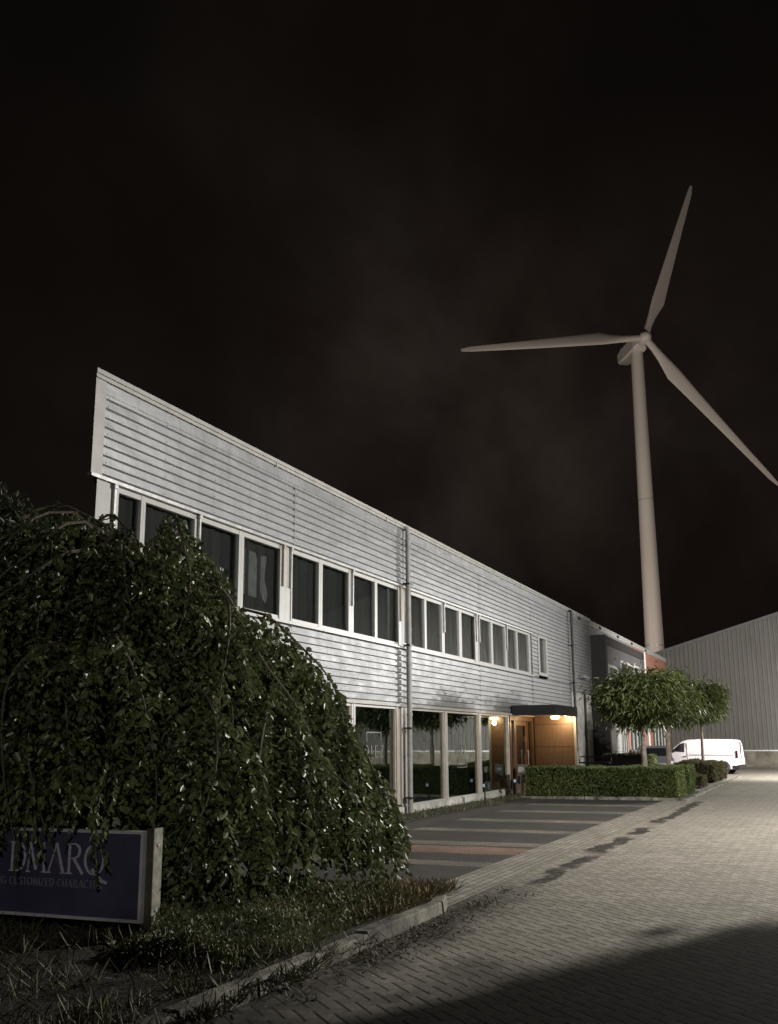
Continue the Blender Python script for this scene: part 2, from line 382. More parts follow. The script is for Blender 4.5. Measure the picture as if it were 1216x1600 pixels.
def road_mat():
    mt, nt, b, p, (d, dl, dr, db, dt), rv, rc = herringbone('road_clinkers', 0.105, None, None, None)
    c = nt.ramp(rv, [(0.0, (0.235, 0.214, 0.180)), (0.5, (0.33, 0.302, 0.256)), (1.0, (0.43, 0.395, 0.337))])
    gr = nt.noise(p, 55, 5, 0.75)
    c = nt.mix(nt.ramp(gr, [(0.42, 0.0), (0.62, 0.55)]), c, (0.13, 0.119, 0.098))
    lt = nt.noise(p, 90, 3, 0.7); c = nt.mix(nt.ramp(lt, [(0.52, 0.0), (0.70, 0.7)]), c, (0.52, 0.48, 0.41))
    md = nt.noise(p, 24, 4, 0.75); c = nt.mix(nt.ramp(md, [(0.42, 0.42), (0.56, 0.0)]), c, (0.12, 0.11, 0.092)); c = nt.mix(nt.ramp(md, [(0.52, 0.0), (0.68, 0.4)]), c, (0.50, 0.465, 0.40))
    big = nt.noise(p, 0.35, 4, 0.6); c = nt.mix(nt.ramp(big, [(0.35, 0.30), (0.65, 0.0)]), c, (0.18, 0.165, 0.135))
    # dark worn gutter line with moss and earth beside the kerb
    s = nt.sep(p); n1 = nt.noise(p, 1.3, 4, 0.65); n2 = nt.noise(p, 6, 4, 0.7)
    yy = nt.m('ADD', s[1], nt.m('MULTIPLY', nt.m('SUBTRACT', n1, 0.5), 0.75))
    near = smoothrange(nt, nt.m('ABSOLUTE', nt.m('SUBTRACT', yy, 3.28)), 0.17, 0.09)
    patch = None
    for (xa, xb) in ((12.2, 13.6), (13.9, 15.3), (15.9, 18.3), (19.1, 20.4), (21.9, 29.5)):
        g1 = nt.m('MULTIPLY', smoothrange(nt, nt.m('ADD', s[0], nt.m('MULTIPLY', n1, 0.8)), xa, xa+0.7), smoothrange(nt, nt.m('ADD', s[0], nt.m('MULTIPLY', n1, 0.8)), xb+1.0, xb+0.3))
        patch = g1 if patch is None else nt.m('MAXIMUM', patch, g1)
    patch = nt.m('MAXIMUM', patch, 0.12)
    nearkerb = smoothrange(nt, s[0], 13.5, 10.0)
    near2 = nt.m('MULTIPLY', nt.m('MULTIPLY', smoothrange(nt, yy, 2.80, 3.35), nearkerb), 0.85)
    mask = nt.m('MAXIMUM', nt.m('MULTIPLY', near, patch), near2)
    mask = nt.m('MULTIPLY', mask, nt.ramp(n2, [(0.34, 0.6), (0.50, 1.0)]), clamp=True)
    c = nt.mix(nt.m('MULTIPLY', mask, 0.95), c, (0.010, 0.008, 0.006))
    ju = smoothrange(nt, nt.m('MINIMUM', dl, dr), 0.078, 0.036); jv = nt.m('MULTIPLY', smoothrange(nt, nt.m('MINIMUM', db, dt), 0.085, 0.030), 0.22)
    jm = nt.m('MAXIMUM', ju, jv)
    jm = nt.m('MULTIPLY', jm, nt.m('MULTIPLY_ADD', nt.noise(p, 2.5, 3), 0.9, 0.45), clamp=True)
    c = nt.mix(jm, c, (0.022, 0.019, 0.015))
    nt.l.new(c, b.inputs['Base Color']); b.inputs['Roughness'].default_value = 0.85; b.inputs['Specular IOR Level'].default_value = 0.25
    h = nt.m('ADD', nt.m('MULTIPLY', smoothrange(nt, d, 0.02, 0.10), 0.7), nt.m('MULTIPLY', rv, 0.15))
    h = nt.m('ADD', h, nt.m('MULTIPLY', gr, 0.5))
    nt.l.new(nt.bump(h, 0.40, 0.004), b.inputs['Normal'])
    return mt
M['road'] = road_mat()

def brickpave(name, w, hgt, c1, c2, mortar, rot=0.0, stripes=False, msize=0.006, rough=0.85):
    mt, nt, b = mat(name); p = nt.worldpos()
    mp = nt.node('ShaderNodeMapping'); nt.put(mp.inputs['Vector'], p); mp.inputs['Rotation'].default_value = (0, 0, R(rot))
    bt = nt.node('ShaderNodeTexBrick'); nt.put(bt.inputs['Vector'], mp.outputs[0])
    bt.inputs['Scale'].default_value = 1; bt.inputs['Brick Width'].default_value = w; bt.inputs['Row Height'].default_value = hgt
    bt.inputs['Mortar Size'].default_value = msize; bt.inputs['Mortar Smooth'].default_value = 0.3
    bt.inputs['Color1'].default_value = (0, 0, 0, 1); bt.inputs['Color2'].default_value = (1, 1, 1, 1); bt.inputs['Mortar'].default_value = (0.5, 0.5, 0.5, 1)
    c = nt.mix(bt.outputs[0], c1, c2)
    if stripes:
        s = nt.sep(p); x = s[0]; tot = None; red = None
        lo, hi = stripes
        for (x0, x1, k) in lo:
            mk = nt.m('MULTIPLY', nt.m('GREATER_THAN', x, x0), nt.m('LESS_THAN', x, x1))
            mk = nt.m('MULTIPLY', mk, nt.m('LESS_THAN', s[1], 7.35))
            if k == 'r': red = mk if red is None else nt.m('MAXIMUM', red, mk)
            else: tot = mk if tot is None else nt.m('MAXIMUM', tot, mk)
        vt = nt.mix(bt.outputs[0], (0.20, 0.175, 0.142), (0.30, 0.26, 0.215)); vr = nt.mix(bt.outputs[0], (0.24, 0.145, 0.10), (0.33, 0.20, 0.145))
        wear = nt.ramp(nt.noise(p, 3.2, 5, 0.7), [(0.30, 0.45), (0.5, 1.0)])
        c = nt.mix(nt.m('MULTIPLY', tot, wear), c, vt); c = nt.mix(nt.m('MULTIPLY', red, wear), c, vr)
        lane = nt.m('GREATER_THAN', s[1], 7.45)
        c = nt.mix(nt.m('MULTIPLY', lane, 0.5), c, (0.10, 0.085, 0.075))
    gr = nt.noise(p, 50, 4, 0.7); c = nt.mix(nt.ramp(gr, [(0.45, 0.0), (0.65, 0.5)]), c, tuple(x*0.5 for x in c1))
    bg_ = nt.noise(p, 0.9, 4, 0.6); c = nt.mix(nt.ramp(bg_, [(0.4, 0.45), (0.65, 0.0)]), c, tuple(x*0.55 for x in c1))
    c = nt.mix(bt.outputs['Fac'], c, mortar)
    nt.l.new(c, b.inputs['Base Color']); b.inputs['Roughness'].default_value = rough
    h = nt.m('ADD', nt.m('MULTIPLY', bt.outputs['Fac'], -1.0), nt.m('MULTIPLY', gr, 0.5))
    nt.l.new(nt.bump(h, 0.7, 0.006), b.inputs['Normal'])
    return mt
STR = ([(13.65, 14.15, 'w'), (15.15, 16.15, 'r'), (16.35, 16.95, 'w'), (18.85, 19.45, 'w'), (21.35, 22.05, 'w'), (24.3, 25.0, 'w'), (27.05, 27.8, 'w')], None)
M['parking'] = brickpave('parking_pavers', 0.21, 0.105, (0.036, 0.032, 0.028), (0.062, 0.055, 0.048), (0.03, 0.027, 0.022), 90, STR)
M['band'] = brickpave('gutter_band_pavers', 0.21, 0.105, (0.24, 0.220, 0.185), (0.38, 0.35, 0.298), (0.035, 0.03, 0.024), 0, False, 0.008)
M['forecourt'] = brickpave('forecourt_tiles', 0.3, 0.3, (0.22, 0.20, 0.175), (0.31, 0.29, 0.255), (0.07, 0.06, 0.05))
def ground_mat():
    mt, nt, b = mat('dark_ground'); p = nt.worldpos()
    c = nt.ramp(nt.noise(p, 0.4, 6), [(0.3, (0.05, 0.05, 0.042)), (0.7, (0.09, 0.085, 0.07))])
    nt.l.new(c, b.inputs['Base Color']); b.inputs['Roughness'].default_value = 0.95; return mt
M['ground'] = ground_mat()

def sheet(name, poly, z, mt, thick=None):
    mb = MB()
    if thick: mb.prism(poly, z-thick, z)
    else: mb.add([(x, y, z) for x, y in poly], [tuple(range(len(poly)))])
    o = mb.build(name, mt); 
    if not thick and o.data.polygons[0].normal.z < 0: o.data.flip_normals()
    return tag(o, kind='structure')
sheet('ground', [(-800, -800), (1200, -800), (1200, 1200), (-800, 1200)], -0.03, M['ground'])
sheet('road', [(-25, -16), (67.9, -16), (67.9, 3.62), (-25, 3.62)], 0.0, M['road'])
sheet('gutter_band', [(10.0, 3.62), (30.0, 3.62), (30.0, 4.27), (10.0, 4.27)], 0.004, M['band'])
sheet('parking_area', [(10.2, 4.27), (30.0, 4.27), (30.0, 8.0), (10.2, 8.0)], 0.0, M['parking'])
sheet('planting_strip', [(10.9, 8.0), (31.6, 8.0), (31.6, 8.98), (10.9, 8.98)], 0.02, M['soil'], 0.05)
sheet('entrance_path', [(31.6, 8.3), (34.6, 8.3), (34.6, 9.0), (31.6, 9.0)], 0.02, M['forecourt'], 0.05)
sheet('forecourt', [(34.6, 3.62), (67.9, 3.62), (67.9, 9.0), (34.6, 9.0)], 0.006, M['forecourt'])
sheet('hedge_bed', [(30.12, 3.80), (34.6, 3.80), (34.6, 8.28), (30.12, 8.28)], 0.06, M['soil'], 0.09)
sheet('verge', [(-20, 3.68), (10.25, 3.68), (10.85, 3.9), (10.85, 14), (-20, 14)], 0.085, M['soil'], 0.11)

# kerbs: stones of one metre
def kerb_run(name, pts, w=0.13, h=0.12, L=1.0):
    mb = MB()
    for a, b in zip(pts[:-1], pts[1:]):
        a = Vector((*a, 0)); b = Vector((*b, 0)); d = b-a; n = max(1, round(d.length/L)); t = d.normalized(); s = Vector((-t.y, t.x, 0))
        for k in range(n):
            p0 = a+t*(d.length*k/n+0.008); p1 = a+t*(d.length*(k+1)/n-0.008)
            jz = random.uniform(-0.022, 0.008); js = random.uniform(-0.02, 0.02); c = 0.02
            prof = [(0, -0.02), (0.012, h-c), (c, h), (w, h), (w, -0.02)]
            va = [p0+s*(q[0]+js)+Vector((0, 0, q[1]+jz)) for q in prof]; vb = [p1+s*(q[0]+js)+Vector((0, 0, q[1]+jz)) for q in prof]
            mb.extrude(va, (0, 0, 0)) if False else mb.add(va+vb, [tuple(range(5))[::-1], tuple(range(5, 10))]+[(i, (i+1) % 5, 5+(i+1) % 5, 5+i) for i in range(5)])
    return tag(mb.build(name, M['kerb']), kind='structure')
kerb_run('verge_kerb', [(-8.0, 3.53), (9.9, 3.53), (10.32, 3.64), (10.55, 3.95)], L=0.9)
kerb_run('hedge_kerb', [(30.02, 8.3), (30.02, 3.66)], 0.10, 0.08)
kerb_run('forecourt_kerb', [(30.1, 3.64), (50.0, 3.64)], 0.12, 0.05)

# ------------------------------------------------------------------ office building with ribbed metal facade
FY = 9.05
bl = thing('office_building', 'long two storey office with ribbed grey metal facade and two rows of windows', 'building', (11.13, FY, 0))
def P(mb, name, mt, parent=bl, **k):
    """build a part whose verts are in world space under a parent Empty"""
    o = mb.build(name, mt, parent, **k)
    off = Vector(parent.matrix_world.translation) if False else Vector(parent.location)
    pp = parent.parent
    while pp is not None: off += Vector(pp.location); pp = pp.parent
    o.data.transform(Matrix.Translation(-off))
    return o
def ribs(x0, x1, z0, z1, pitch=0.137, yo=9.0, depth=0.030, holes=()):
    mb = MB(); prof = []; z = z0
    while z < z1-1e-4:
        for dz, dy in ((0, depth), (0.024, depth), (0.044, 0.0), (pitch-0.008, 0.0)):
            if z+dz < z1: prof.append((z+dz, yo+dy))
        z += pitch
    prof.append((z1, prof[-1][1]))
    xs = [x0]
    while xs[-1] < x1-0.01: xs.append(min(x1, xs[-1]+5.8))
    for xa, xb in zip(xs[:-1], xs[1:]):
        n = len(prof); vs = [(xa+0.004, y, zz) for zz, y in prof]+[(xb-0.004, y, zz) for zz, y in prof]
        mb.add(vs, [(i, i+1, n+i+1, n+i) for i in range(n-1)])
        mb.box(xa, xb, yo+depth+0.004, yo+depth+0.03, z0, z1)
        xx = xa+0.10
        while xx < xb:
            zz = z0+0.062
            while zz < z1-0.03:
                mb.box(xx-0.011, xx+0.011, yo-0.006, yo, zz, zz+0.020); zz += pitch*(1 if (xx-xa) < 0.2 else 2)
            xx += 1.43
        mb.box(xb-0.012, xb+0.006, yo-0.004, yo+0.02, z0, z1)
    return mb
P(ribs(11.36, 44.47, 5.24, 6.43), 'upper_cladding', M['clad'])
P(MB().box(11.36, 44.47, 8.992, 9.10, 6.432, 6.598), 'fascia_strip', M['clad'])
P(ribs(11.30, 34.60, 2.46, 3.74), 'lower_cladding', M['clad'])
P(ribs(34.60, 35.42, 3.74, 5.24), 'side_cladding', M['clad'])
P(ribs(36.72, 44.47, 3.74, 5.24), 'side_cladding', M['clad'])
mb = ribs(35.42, 36.72, 3.74, 3.84); mb2 = ribs(34.60, 40.4, 2.46, 3.74)
P(mb2, 'side_cladding', M['clad']); P(ribs(40.45, 44.47, 3.50, 3.74), 'side_cladding', M['clad'])
P(MB().prism([(11.85, 9.34), (66, 9.34), (66, 22), (28.4, 22)], -0.02, 6.58), 'wall', M['dark_panel'])
P(MB().prism([(11.13, 8.985), (11.36, 8.985), (11.9, 9.33), (11.66, 9.33)], 5.22, 6.62), 'corner_trim', M['trim'])
mb = MB().prism([(11.10, 8.955), (26, 8.955), (26, 9.40), (11.72, 9.40)], 6.604, 6.71); mb.box(26.02, 44.47, 8.955, 9.40, 6.60, 6.705)
for xx in (16.3, 21.6, 27.1, 32.6, 38.0): mb.box(xx, xx+0.05, 8.94, 8.95, 6.58, 6.715)
mb.box(11.08, 44.4, 8.93, 8.952, 6.66, 6.725)
P(mb, 'coping', M['trim'])
P(MB().box(11.13, 34.7, 8.97, 9.04, 5.19, 5.236), 'head_trim', M['galv'])
P(MB().box(11.30, 31.7, 8.965, 9.05, 2.40, 2.456), 'head_trim', M['trim'])
P(MB().box(31.72, 34.5, 8.965, 9.05, 2.40, 2.456), 'head_trim', M['frame_tan'])
P(MB().prism([(11.30, 9.01), (11.59, 9.01), (12.0, 9.33), (11.76, 9.33)], 0, 5.18), 'corner_column', M['trim'])
P(MB().box(22.85, 31.6, 8.99, 9.12, 0.0, 0.17), 'plinth', M['plinth']); P(MB().box(11.6, 22.8, 8.99, 9.12, 0.0, 0.17), 'plinth', M['plinth'])

UP = [(11.83, 12.37), (12.48, 13.80), (13.99, 15.19), (15.36, 16.70), (17.10, 18.29), (18.46, 19.71), (19.97, 21.11), (21.25, 22.52),
      (23.20, 24.27), (24.41, 25.56), (25.76, 26.97), (27.19, 28.39), (28.69, 29.96), (30.15, 31.46), (31.68, 32.79), (32.95, 34.31)]
edges = [11.62]+[(a[1]+b[0])/2 for a, b in zip(UP[:-1], UP[1:])]+[34.56]
edges[8] = 22.86
def pane(x0, x1, z0, z1, y, mt, parent, name='pane'):
    return P(MB().box(x0, x1, y, y+0.012, z0, z1), name, mt, parent)
def curtain(x0, x1, z0, z1, y, mt, parent, amp=0.03, freq=9, name='curtain'):
    n = max(4, int((x1-x0)*26)); xs = np.linspace(x0, x1, n); mb = MB(); ph = random.random()*6
    ys = [y+amp*math.sin(x*freq*2+ph)+amp*0.5*math.sin(x*freq*4.7+ph*2) for x in xs]
    vs = [(x, yy, z0) for x, yy in zip(xs, ys)]+[(x, yy, z1) for x, yy in zip(xs, ys)]
    mb.add(vs, [(i, i+1, n+i+1, n+i) for i in range(n-1)])
    return P(mb, name, mt, parent)
for k, (a, b) in enumerate(UP):
    w = bpy.data.objects.new('window', None); C.objects.link(w); w.parent = bl; w.location = ((a+b)/2-11.13, 0, 3.74)
    e0, e1 = edges[k]+0.002, edges[k+1]-0.002
    mb = MB().box(e0, a, 9.035, 9.115, 3.80, 5.186).box(b, e1, 9.035, 9.115, 3.80, 5.186)
    mb.box(a, b, 9.04, 9.112, 3.80, 3.87).box(a, b, 9.04, 9.112, 5.105, 5.186)
    if k in (3, 4, 7, 8, 11, 12): mb.box(a-0.001 if k in (4, 8, 12) else b-0.05, a+0.04 if k in (4, 8, 12) else b+0.0, 9.02, 9.034, 3.82, 5.17)
    P(mb, 'frame', M['frame'], w)
    pane(a, b, 3.87, 5.105, 9.085, M['glass'], w)
    P(MB().box(e0+.001, e1-.001, 8.955, 9.06, 3.742, 3.797), 'sill', M['frame'], w)
    curtain(a-0.03, b+0.03, 3.85, 5.13, 9.155+0.01*(k % 3), M['curtain_dark'] if k in (0, 1, 2, 3, 5) else M['curtain'], w, 0.012 if k < 8 else 0.022, 7)
    if k == 3:
        ps = MB()
        ps.extrude([(15.52, 9.15, 4.14), (16.02, 9.15, 4.12), (16.12, 9.15, 4.30), (16.24, 9.15, 4.13), (16.36, 9.15, 4.05), (16.42, 9.15, 4.24), (16.30, 9.15, 4.50), (16.36, 9.15, 4.92),
                    (16.16, 9.15, 4.90), (16.06, 9.15, 4.74), (15.96, 9.15, 4.92), (15.56, 9.15, 4.94)], (0, 0.004, 0))
        P(ps, 'poster', M['poster'], w)
# blind guides hanging next to the posts
for xg, zb in ((11.70, 4.2), (13.9, 4.3), (16.76, 4.42), (17.06, 4.42), (19.86, 4.42), (22.60, 4.38), (22.95, 3.9), (25.68, 4.4), (28.46, 4.4), (28.72, 4.4), (31.60, 4.4)):
    P(MB().box(xg-0.022, xg+0.022, 8.99, 9.03, zb, 5.13).box(xg-0.035, xg+0.035, 8.975, 9.032, 5.13, 5.187), 'blind_guide', M['frame_tan'] if xg in (16.76, 22.60) else M['galv'])
# narrow vertical window
w = bpy.data.objects.new('narrow_window', None); C.objects.link(w); w.parent = bl; w.location = (36.07-11.13, 0, 3.84)
P(MB().box(35.42, 35.62, 8.985, 9.12, 3.84, 5.236).box(36.52, 36.72, 8.985, 9.12, 3.84, 5.236).box(35.62, 36.52, 8.985, 9.12, 3.84, 3.95).box(35.62, 36.52, 8.985, 9.12, 5.15, 5.236), 'frame', M['frame'], w)
pane(35.62, 36.52, 3.95, 5.15, 9.08, M['glass'], w); curtain(35.6, 36.6, 3.9, 5.2, 9.2, M['curtain'], w, 0.03, 5)
P(mb, 'side_cladding', M['clad']) if False else None

# ground floor windows
GP = [11.6, 14.1, 17.0, 19.9, 22.82, 25.68, 28.56, 31.52]
for k in range(7):
    a, b = GP[k]+(0.26 if k == 4 else 0.09), GP[k+1]-0.09
    if k == 3: b = 22.28
    w = bpy.data.objects.new('shop_window', None); C.objects.link(w); w.parent = bl; w.location = ((a+b)/2-11.13, 0, 0.17)
    mb = MB().box(GP[k]+0.001, a, 9.0, 9.14, 0.172, 2.396)
    if k == 3: mb.box(b, b+0.10, 9.0, 9.14, 0.172, 2.396).box(b+0.32, GP[k+1]-0.001, 9.01, 9.14, 0.172, 2.396)
    else: mb.box(b, GP[k+1]-0.001, 9.005, 9.14, 0.172, 2.396)
    mb.box(a, b, 9.02, 9.12, 0.172, 0.215).box(a, b, 9.02, 9.12, 2.34, 2.396)
    P(mb, 'frame', M['frame'], w)
    P(MB().box(a, a+0.05, 9.03, 9.11, 0.216, 2.34), 'inner_frame', M['frame_tan'], w); P(MB().box(b-0.05, b, 9.03, 9.11, 0.216, 2.34), 'inner_frame', M['frame_tan'], w)
    pane(a+0.05, b-0.05, 0.216, 2.34, 9.075, M['glass_low'], w)
    if k == 3: P(MB().box(b+0.101, b+0.319, 9.06, 9.14, 0.172, 2.396), 'side_panel', M['frame_tan'], w)
    P(MB().box(a-0.1, b+0.1, 9.29, 9.335, 0.17, 2.40), 'blind', M['interior'] if k != 6 else M['curtain_dark'], w)

# letters -------------------------------------------------------------
def arc(cx, cy, rx, ry, a0, a1, n=14): return [(cx+rx*math.cos(R(a0+(a1-a0)*i/n)), cy+ry*math.sin(R(a0+(a1-a0)*i/n))) for i in range(n+1)]
T_, t_ = 1.0, 0.45    # thick and thin strokes
GL = {
 'D': (0.72, [([(0.12, 0), (0.12, 1)], T_), ([(0.0, 1), (0.32, 1)]+arc(0.32, 0.5, 0.38, 0.5, 90, -90)+[(0.0, 0)], 'c')]),
 'M': (0.92, [([(0.10, 0), (0.16, 1)], t_), ([(0.16, 1), (0.46, 0.08)], T_), ([(0.46, 0.08), (0.76, 1)], t_), ([(0.76, 1), (0.84, 0)], T_), ([(0.02, 0), (0.20, 0)], t_), ([(0.72, 0), (0.94, 0)], t_)]),
 'A': (0.82, [([(0.08, 0), (0.40, 1)], t_), ([(0.40, 1), (0.74, 0)], T_), ([(0, 0), (0.18, 0)], t_), ([(0.62, 0), (0.86, 0)], t_)]),
 'Ab': (0.82, [([(0.08, 0), (0.40, 1)], t_), ([(0.40, 1), (0.74, 0)], T_), ([(0.2, 0.36), (0.62, 0.36)], t_)]),
 'R': (0.76, [([(0.14, 0), (0.14, 1)], T_), ([(0.02, 1), (0.34, 1)]+arc(0.34, 0.76, 0.24, 0.24, 90, -90)+[(0.14, 0.52)], 'c'), ([(0.34, 0.50), (0.74, 0.0)], T_), ([(0.02, 0), (0.28, 0)], t_)]),
 'Q': (0.95, [(arc(0.44, 0.5, 0.40, 0.5, 90, 450, 26), 'c'), ([(0.36, 0.16), (0.55, 0.0), (0.78, -0.20), (1.0, -0.26)], T_)]),
 'I': (0.30, [([(0.14, 0), (0.14, 1)], T_)]),
 'N': (0.80, [([(0.12, 0), (0.12, 1)], t_), ([(0.12, 1), (0.66, 0)], T_), ([(0.66, 0), (0.66, 1)], t_)]),
 'G': (0.80, [(arc(0.42, 0.5, 0.38, 0.5, 45, 315, 18), 'c'), ([(0.70, 0.12), (0.70, 0.42)], T_), ([(0.5, 0.42), (0.78, 0.42)], t_)]),
 'C': (0.74, [(arc(0.42, 0.5, 0.38, 0.5, 50, 310, 18), 'c')]),
 'U': (0.76, [([(0.12, 1), (0.12, 0.35)]+arc(0.37, 0.33, 0.25, 0.33, 180, 360, 10)+[(0.62, 1)], 'c')]),
 'S': (0.56, [(arc(0.27, 0.74, 0.22, 0.25, 30, 240, 9)+arc(0.27, 0.26, 0.24, 0.26, 75, -150, 10), 'c')]),
 'T': (0.66, [([(0.33, 0), (0.33, 1)], T_), ([(0.02, 1), (0.64, 1)], t_)]),
 'O': (0.84, [(arc(0.42, 0.5, 0.38, 0.5, 90, 450, 22), 'c')]),
 'Z': (0.66, [([(0.06, 1), (0.6, 1)], t_), ([(0.6, 1), (0.06, 0)], T_), ([(0.06, 0), (0.62, 0)], t_)]),
 'E': (0.60, [([(0.12, 0), (0.12, 1)], T_), ([(0.12, 1), (0.54, 1)], t_), ([(0.12, 0.5), (0.46, 0.5)], t_), ([(0.12, 0), (0.56, 0)], t_)]),
 'H': (0.80, [([(0.12, 0), (0.12, 1)], T_), ([(0.66, 0), (0.66, 1)], T_), ([(0.12, 0.5), (0.66, 0.5)], t_)]),
 ' ': (0.45, [])}
def strokes(mb, text, org, right, h, wt, gap, out, depth=0.004, sx=1.0):
    """flat raised letters: org lower-left corner, right = reading direction, out = towards the reader"""
    up = Vector((0, 0, 1)); right = Vector(right); out = Vector(out); x = 0; lay = 0
    for ch in text:
        wd, sts = GL[ch]
        for pts, tk in sts:
            P3 = [Vector(org)+right*((x+p[0]*sx)*h)+up*(p[1]*h) for p in pts]
            for i in range(len(P3)-1):
                d = (P3[i+1]-P3[i]); 
                if d.length < 1e-6: continue
                d.normalize(); nrm = out.cross(d).normalized()
                if tk == 'c': w_ = wt*(0.4+0.6*abs(d.dot(up)))*0.5
                else: w_ = wt*tk*0.5
                lay = (lay+1) % 5; q = out*(depth+lay*0.0002); e = d*(w_*0.35)
                a, b = P3[i]-e, P3[i+1]+e
                mb.extrude([a-nrm*w_, b-nrm*w_, b+nrm*w_, a+nrm*w_], q)
        x += wd*sx+gap
    return x*h
# window decals of the ground floor
wins = [o for o in C.objects if o.name.startswith('shop_window')]
for wn, x0, h, sp in ((wins[3], 20.62, 0.24, 0.55), (wins[5], 26.55, 0.20, 0.50)):
    mb = MB(); strokes(mb, 'DIEZ', (x0, 9.070, 1.29), (1, 0, 0), h, 0.045, sp, (0, -1, 0), 0.001, 1.15)
    zz = 1.60 if wn == wins[3] else 1.10
    for (xa, xb, za, zb) in ([(x0+.1, x0+.9, zz+.20, zz+.222), (x0+.1, x0+.13, zz, zz+.2), (x0+.87, x0+.9, zz, zz+.2), (x0+.1, x0+.9, .93, .95)] if wn == wins[3] else
                             [(x0+.15, x0+.95, .93, .95), (x0+.15, x0+.18, .95, 1.12), (x0+.92, x0+.95, .95, 1.12)]):
        mb.box(xa, xb, 9.068, 9.071, za, zb)
    P(mb, 'window_lettering', M['decal'], wn)

# downpipes
def downpipe(x, r_, mt, z1=6.62, name='downpipe', y=8.86):
    mb = MB(); mb.tube([(x, y, 0.03), (x, y, z1-0.10), (x, y+0.02, z1-0.02), (x, 9.0, z1+0.02)], r_, 14)
    for zz in (1.3, 2.2, 3.35, 4.15, 5.2, 6.2): mb.lathe([(r_+0.012, 0), (r_+0.012, 0.05)], (x, y, zz), seg=14)
    o = P(mb, name, mt, smooth=False); autosmooth(o)
    br = bpy.data.objects.new('bracket', None)
    b_ = MB()
    off = Vector(bl.location); bpy.data.objects.remove(br)
    for zz in (0.35, 1.9, 3.8, 5.25):
        ob = MB().box(x-0.12, x+0.12, y-r_-0.014, 8.955, zz, zz+0.035).build('bracket', M['black'], o); ob.data.transform(Matrix.Translation(-off))
    return o
downpipe(22.72, 0.062, M['pipe'])
downpipe(40.35, 0.055, M['pipe_dark'])
# stacked panels behind the far pipe, tall white bay
P(MB().box(34.72, 40.3, 9.02, 9.12, 0, 2.45), 'grey_infill', M['grey_panel'])
P(MB().box(40.45, 42.9, 9.06, 9.12, 0, 3.49), 'tall_panel', M['plinth'])
P(MB().box(42.91, 43.2, 9.02, 9.12, 0, 3.49), 'joint_strip', M['dark_panel'])
P(MB().box(43.21, 44.4, 9.05, 9.12, 0, 3.49), 'tall_panel', M['plinth'])
P(MB().box(41.9, 42.9, 8.78, 8.99, 4.10, 4.16).box(42.3, 42.5, 8.82, 8.99, 4.165, 4.25), 'wall_bracket_lamp', M['galv'])
for xx in (42.2, 44.4+2.6): 
    if xx < 44.4: P(MB().box(xx, xx+0.25, 8.93, 8.954, 6.48, 6.58), 'roof_vent', M['black'])

# door, brown vestibule and canopy
dr = bpy.data.objects.new('door', None); C.objects.link(dr); dr.parent = bl; dr.location = (33.0-11.13, 0, 0.02)
P(MB().box(31.62, 31.75, 9.0, 9.2, 0.02, 2.396).box(34.25, 34.44, 9.0, 9.2, 0.02, 2.396).box(31.75, 34.25, 9.0, 9.2, 2.25, 2.396).box(32.15, 32.30, 9.02, 9.18, 0.02, 2.25).box(33.70, 33.80, 9.02, 9.18, 0.02, 2.25), 'frame', M['door'], dr)
P(MB().box(32.31, 32.44, 9.04, 9.12, 0.03, 2.24).box(33.50, 33.69, 9.04, 9.12, 0.03, 2.24).box(32.44, 33.50, 9.04, 9.12, 0.03, 0.30).box(32.44, 33.50, 9.04, 9.12, 2.10, 2.24), 'leaf', M['door'], dr)
P(MB().box(32.441, 33.499, 9.075, 9.09, 0.31, 2.095), 'pane', M['glass_low'], dr)
P(MB().box(31.751, 32.149, 9.075, 9.09, 0.1, 2.24), 'side_light', M['glass_low'], dr); P(MB().box(33.801, 34.249, 9.075, 9.09, 0.1, 2.24), 'side_light', M['glass_low'], dr)
P(MB().tube([(33.56, 9.0, 0.85), (33.56, 8.97, 0.87), (33.56, 8.97, 1.30), (33.56, 9.0, 1.32)], 0.018, 8), 'handle', M['alu'], dr)
P(MB().box(31.76, 34.2, 9.29, 9.335, 0.03, 2.39), 'blind', M['door'], dr)
ew = P(MB().box(34.50, 34.62, 7.66, 8.98, 0.02, 0.72).box(34.50, 34.62, 7.66, 8.98, 0.735, 1.42).box(34.50, 34.62, 7.66, 8.98, 1.435, 2.15).box(34.50, 34.62, 7.66, 8.98, 2.165, 2.42), 'entrance_wall', M['brown'])
P(MB().box(34.52, 34.60, 7.68, 8.97, 0.03, 2.41), 'entrance_wall_core', M['black'])
P(MB().box(34.48, 34.66, 7.58, 7.655, 0.02, 2.42), 'entrance_wall_trim', M['frame'])
cn = P(MB().box(31.70, 34.72, 7.56, 8.95, 2.46, 2.70).box(31.70, 34.72, 7.56, 7.585, 2.39, 2.459).box(31.70, 31.725, 7.586, 8.94, 2.39, 2.459), 'canopy', M['black'])
P(MB().box(31.74, 34.68, 7.60, 8.96, 2.43, 2.458), 'canopy_soffit', M['brown'])

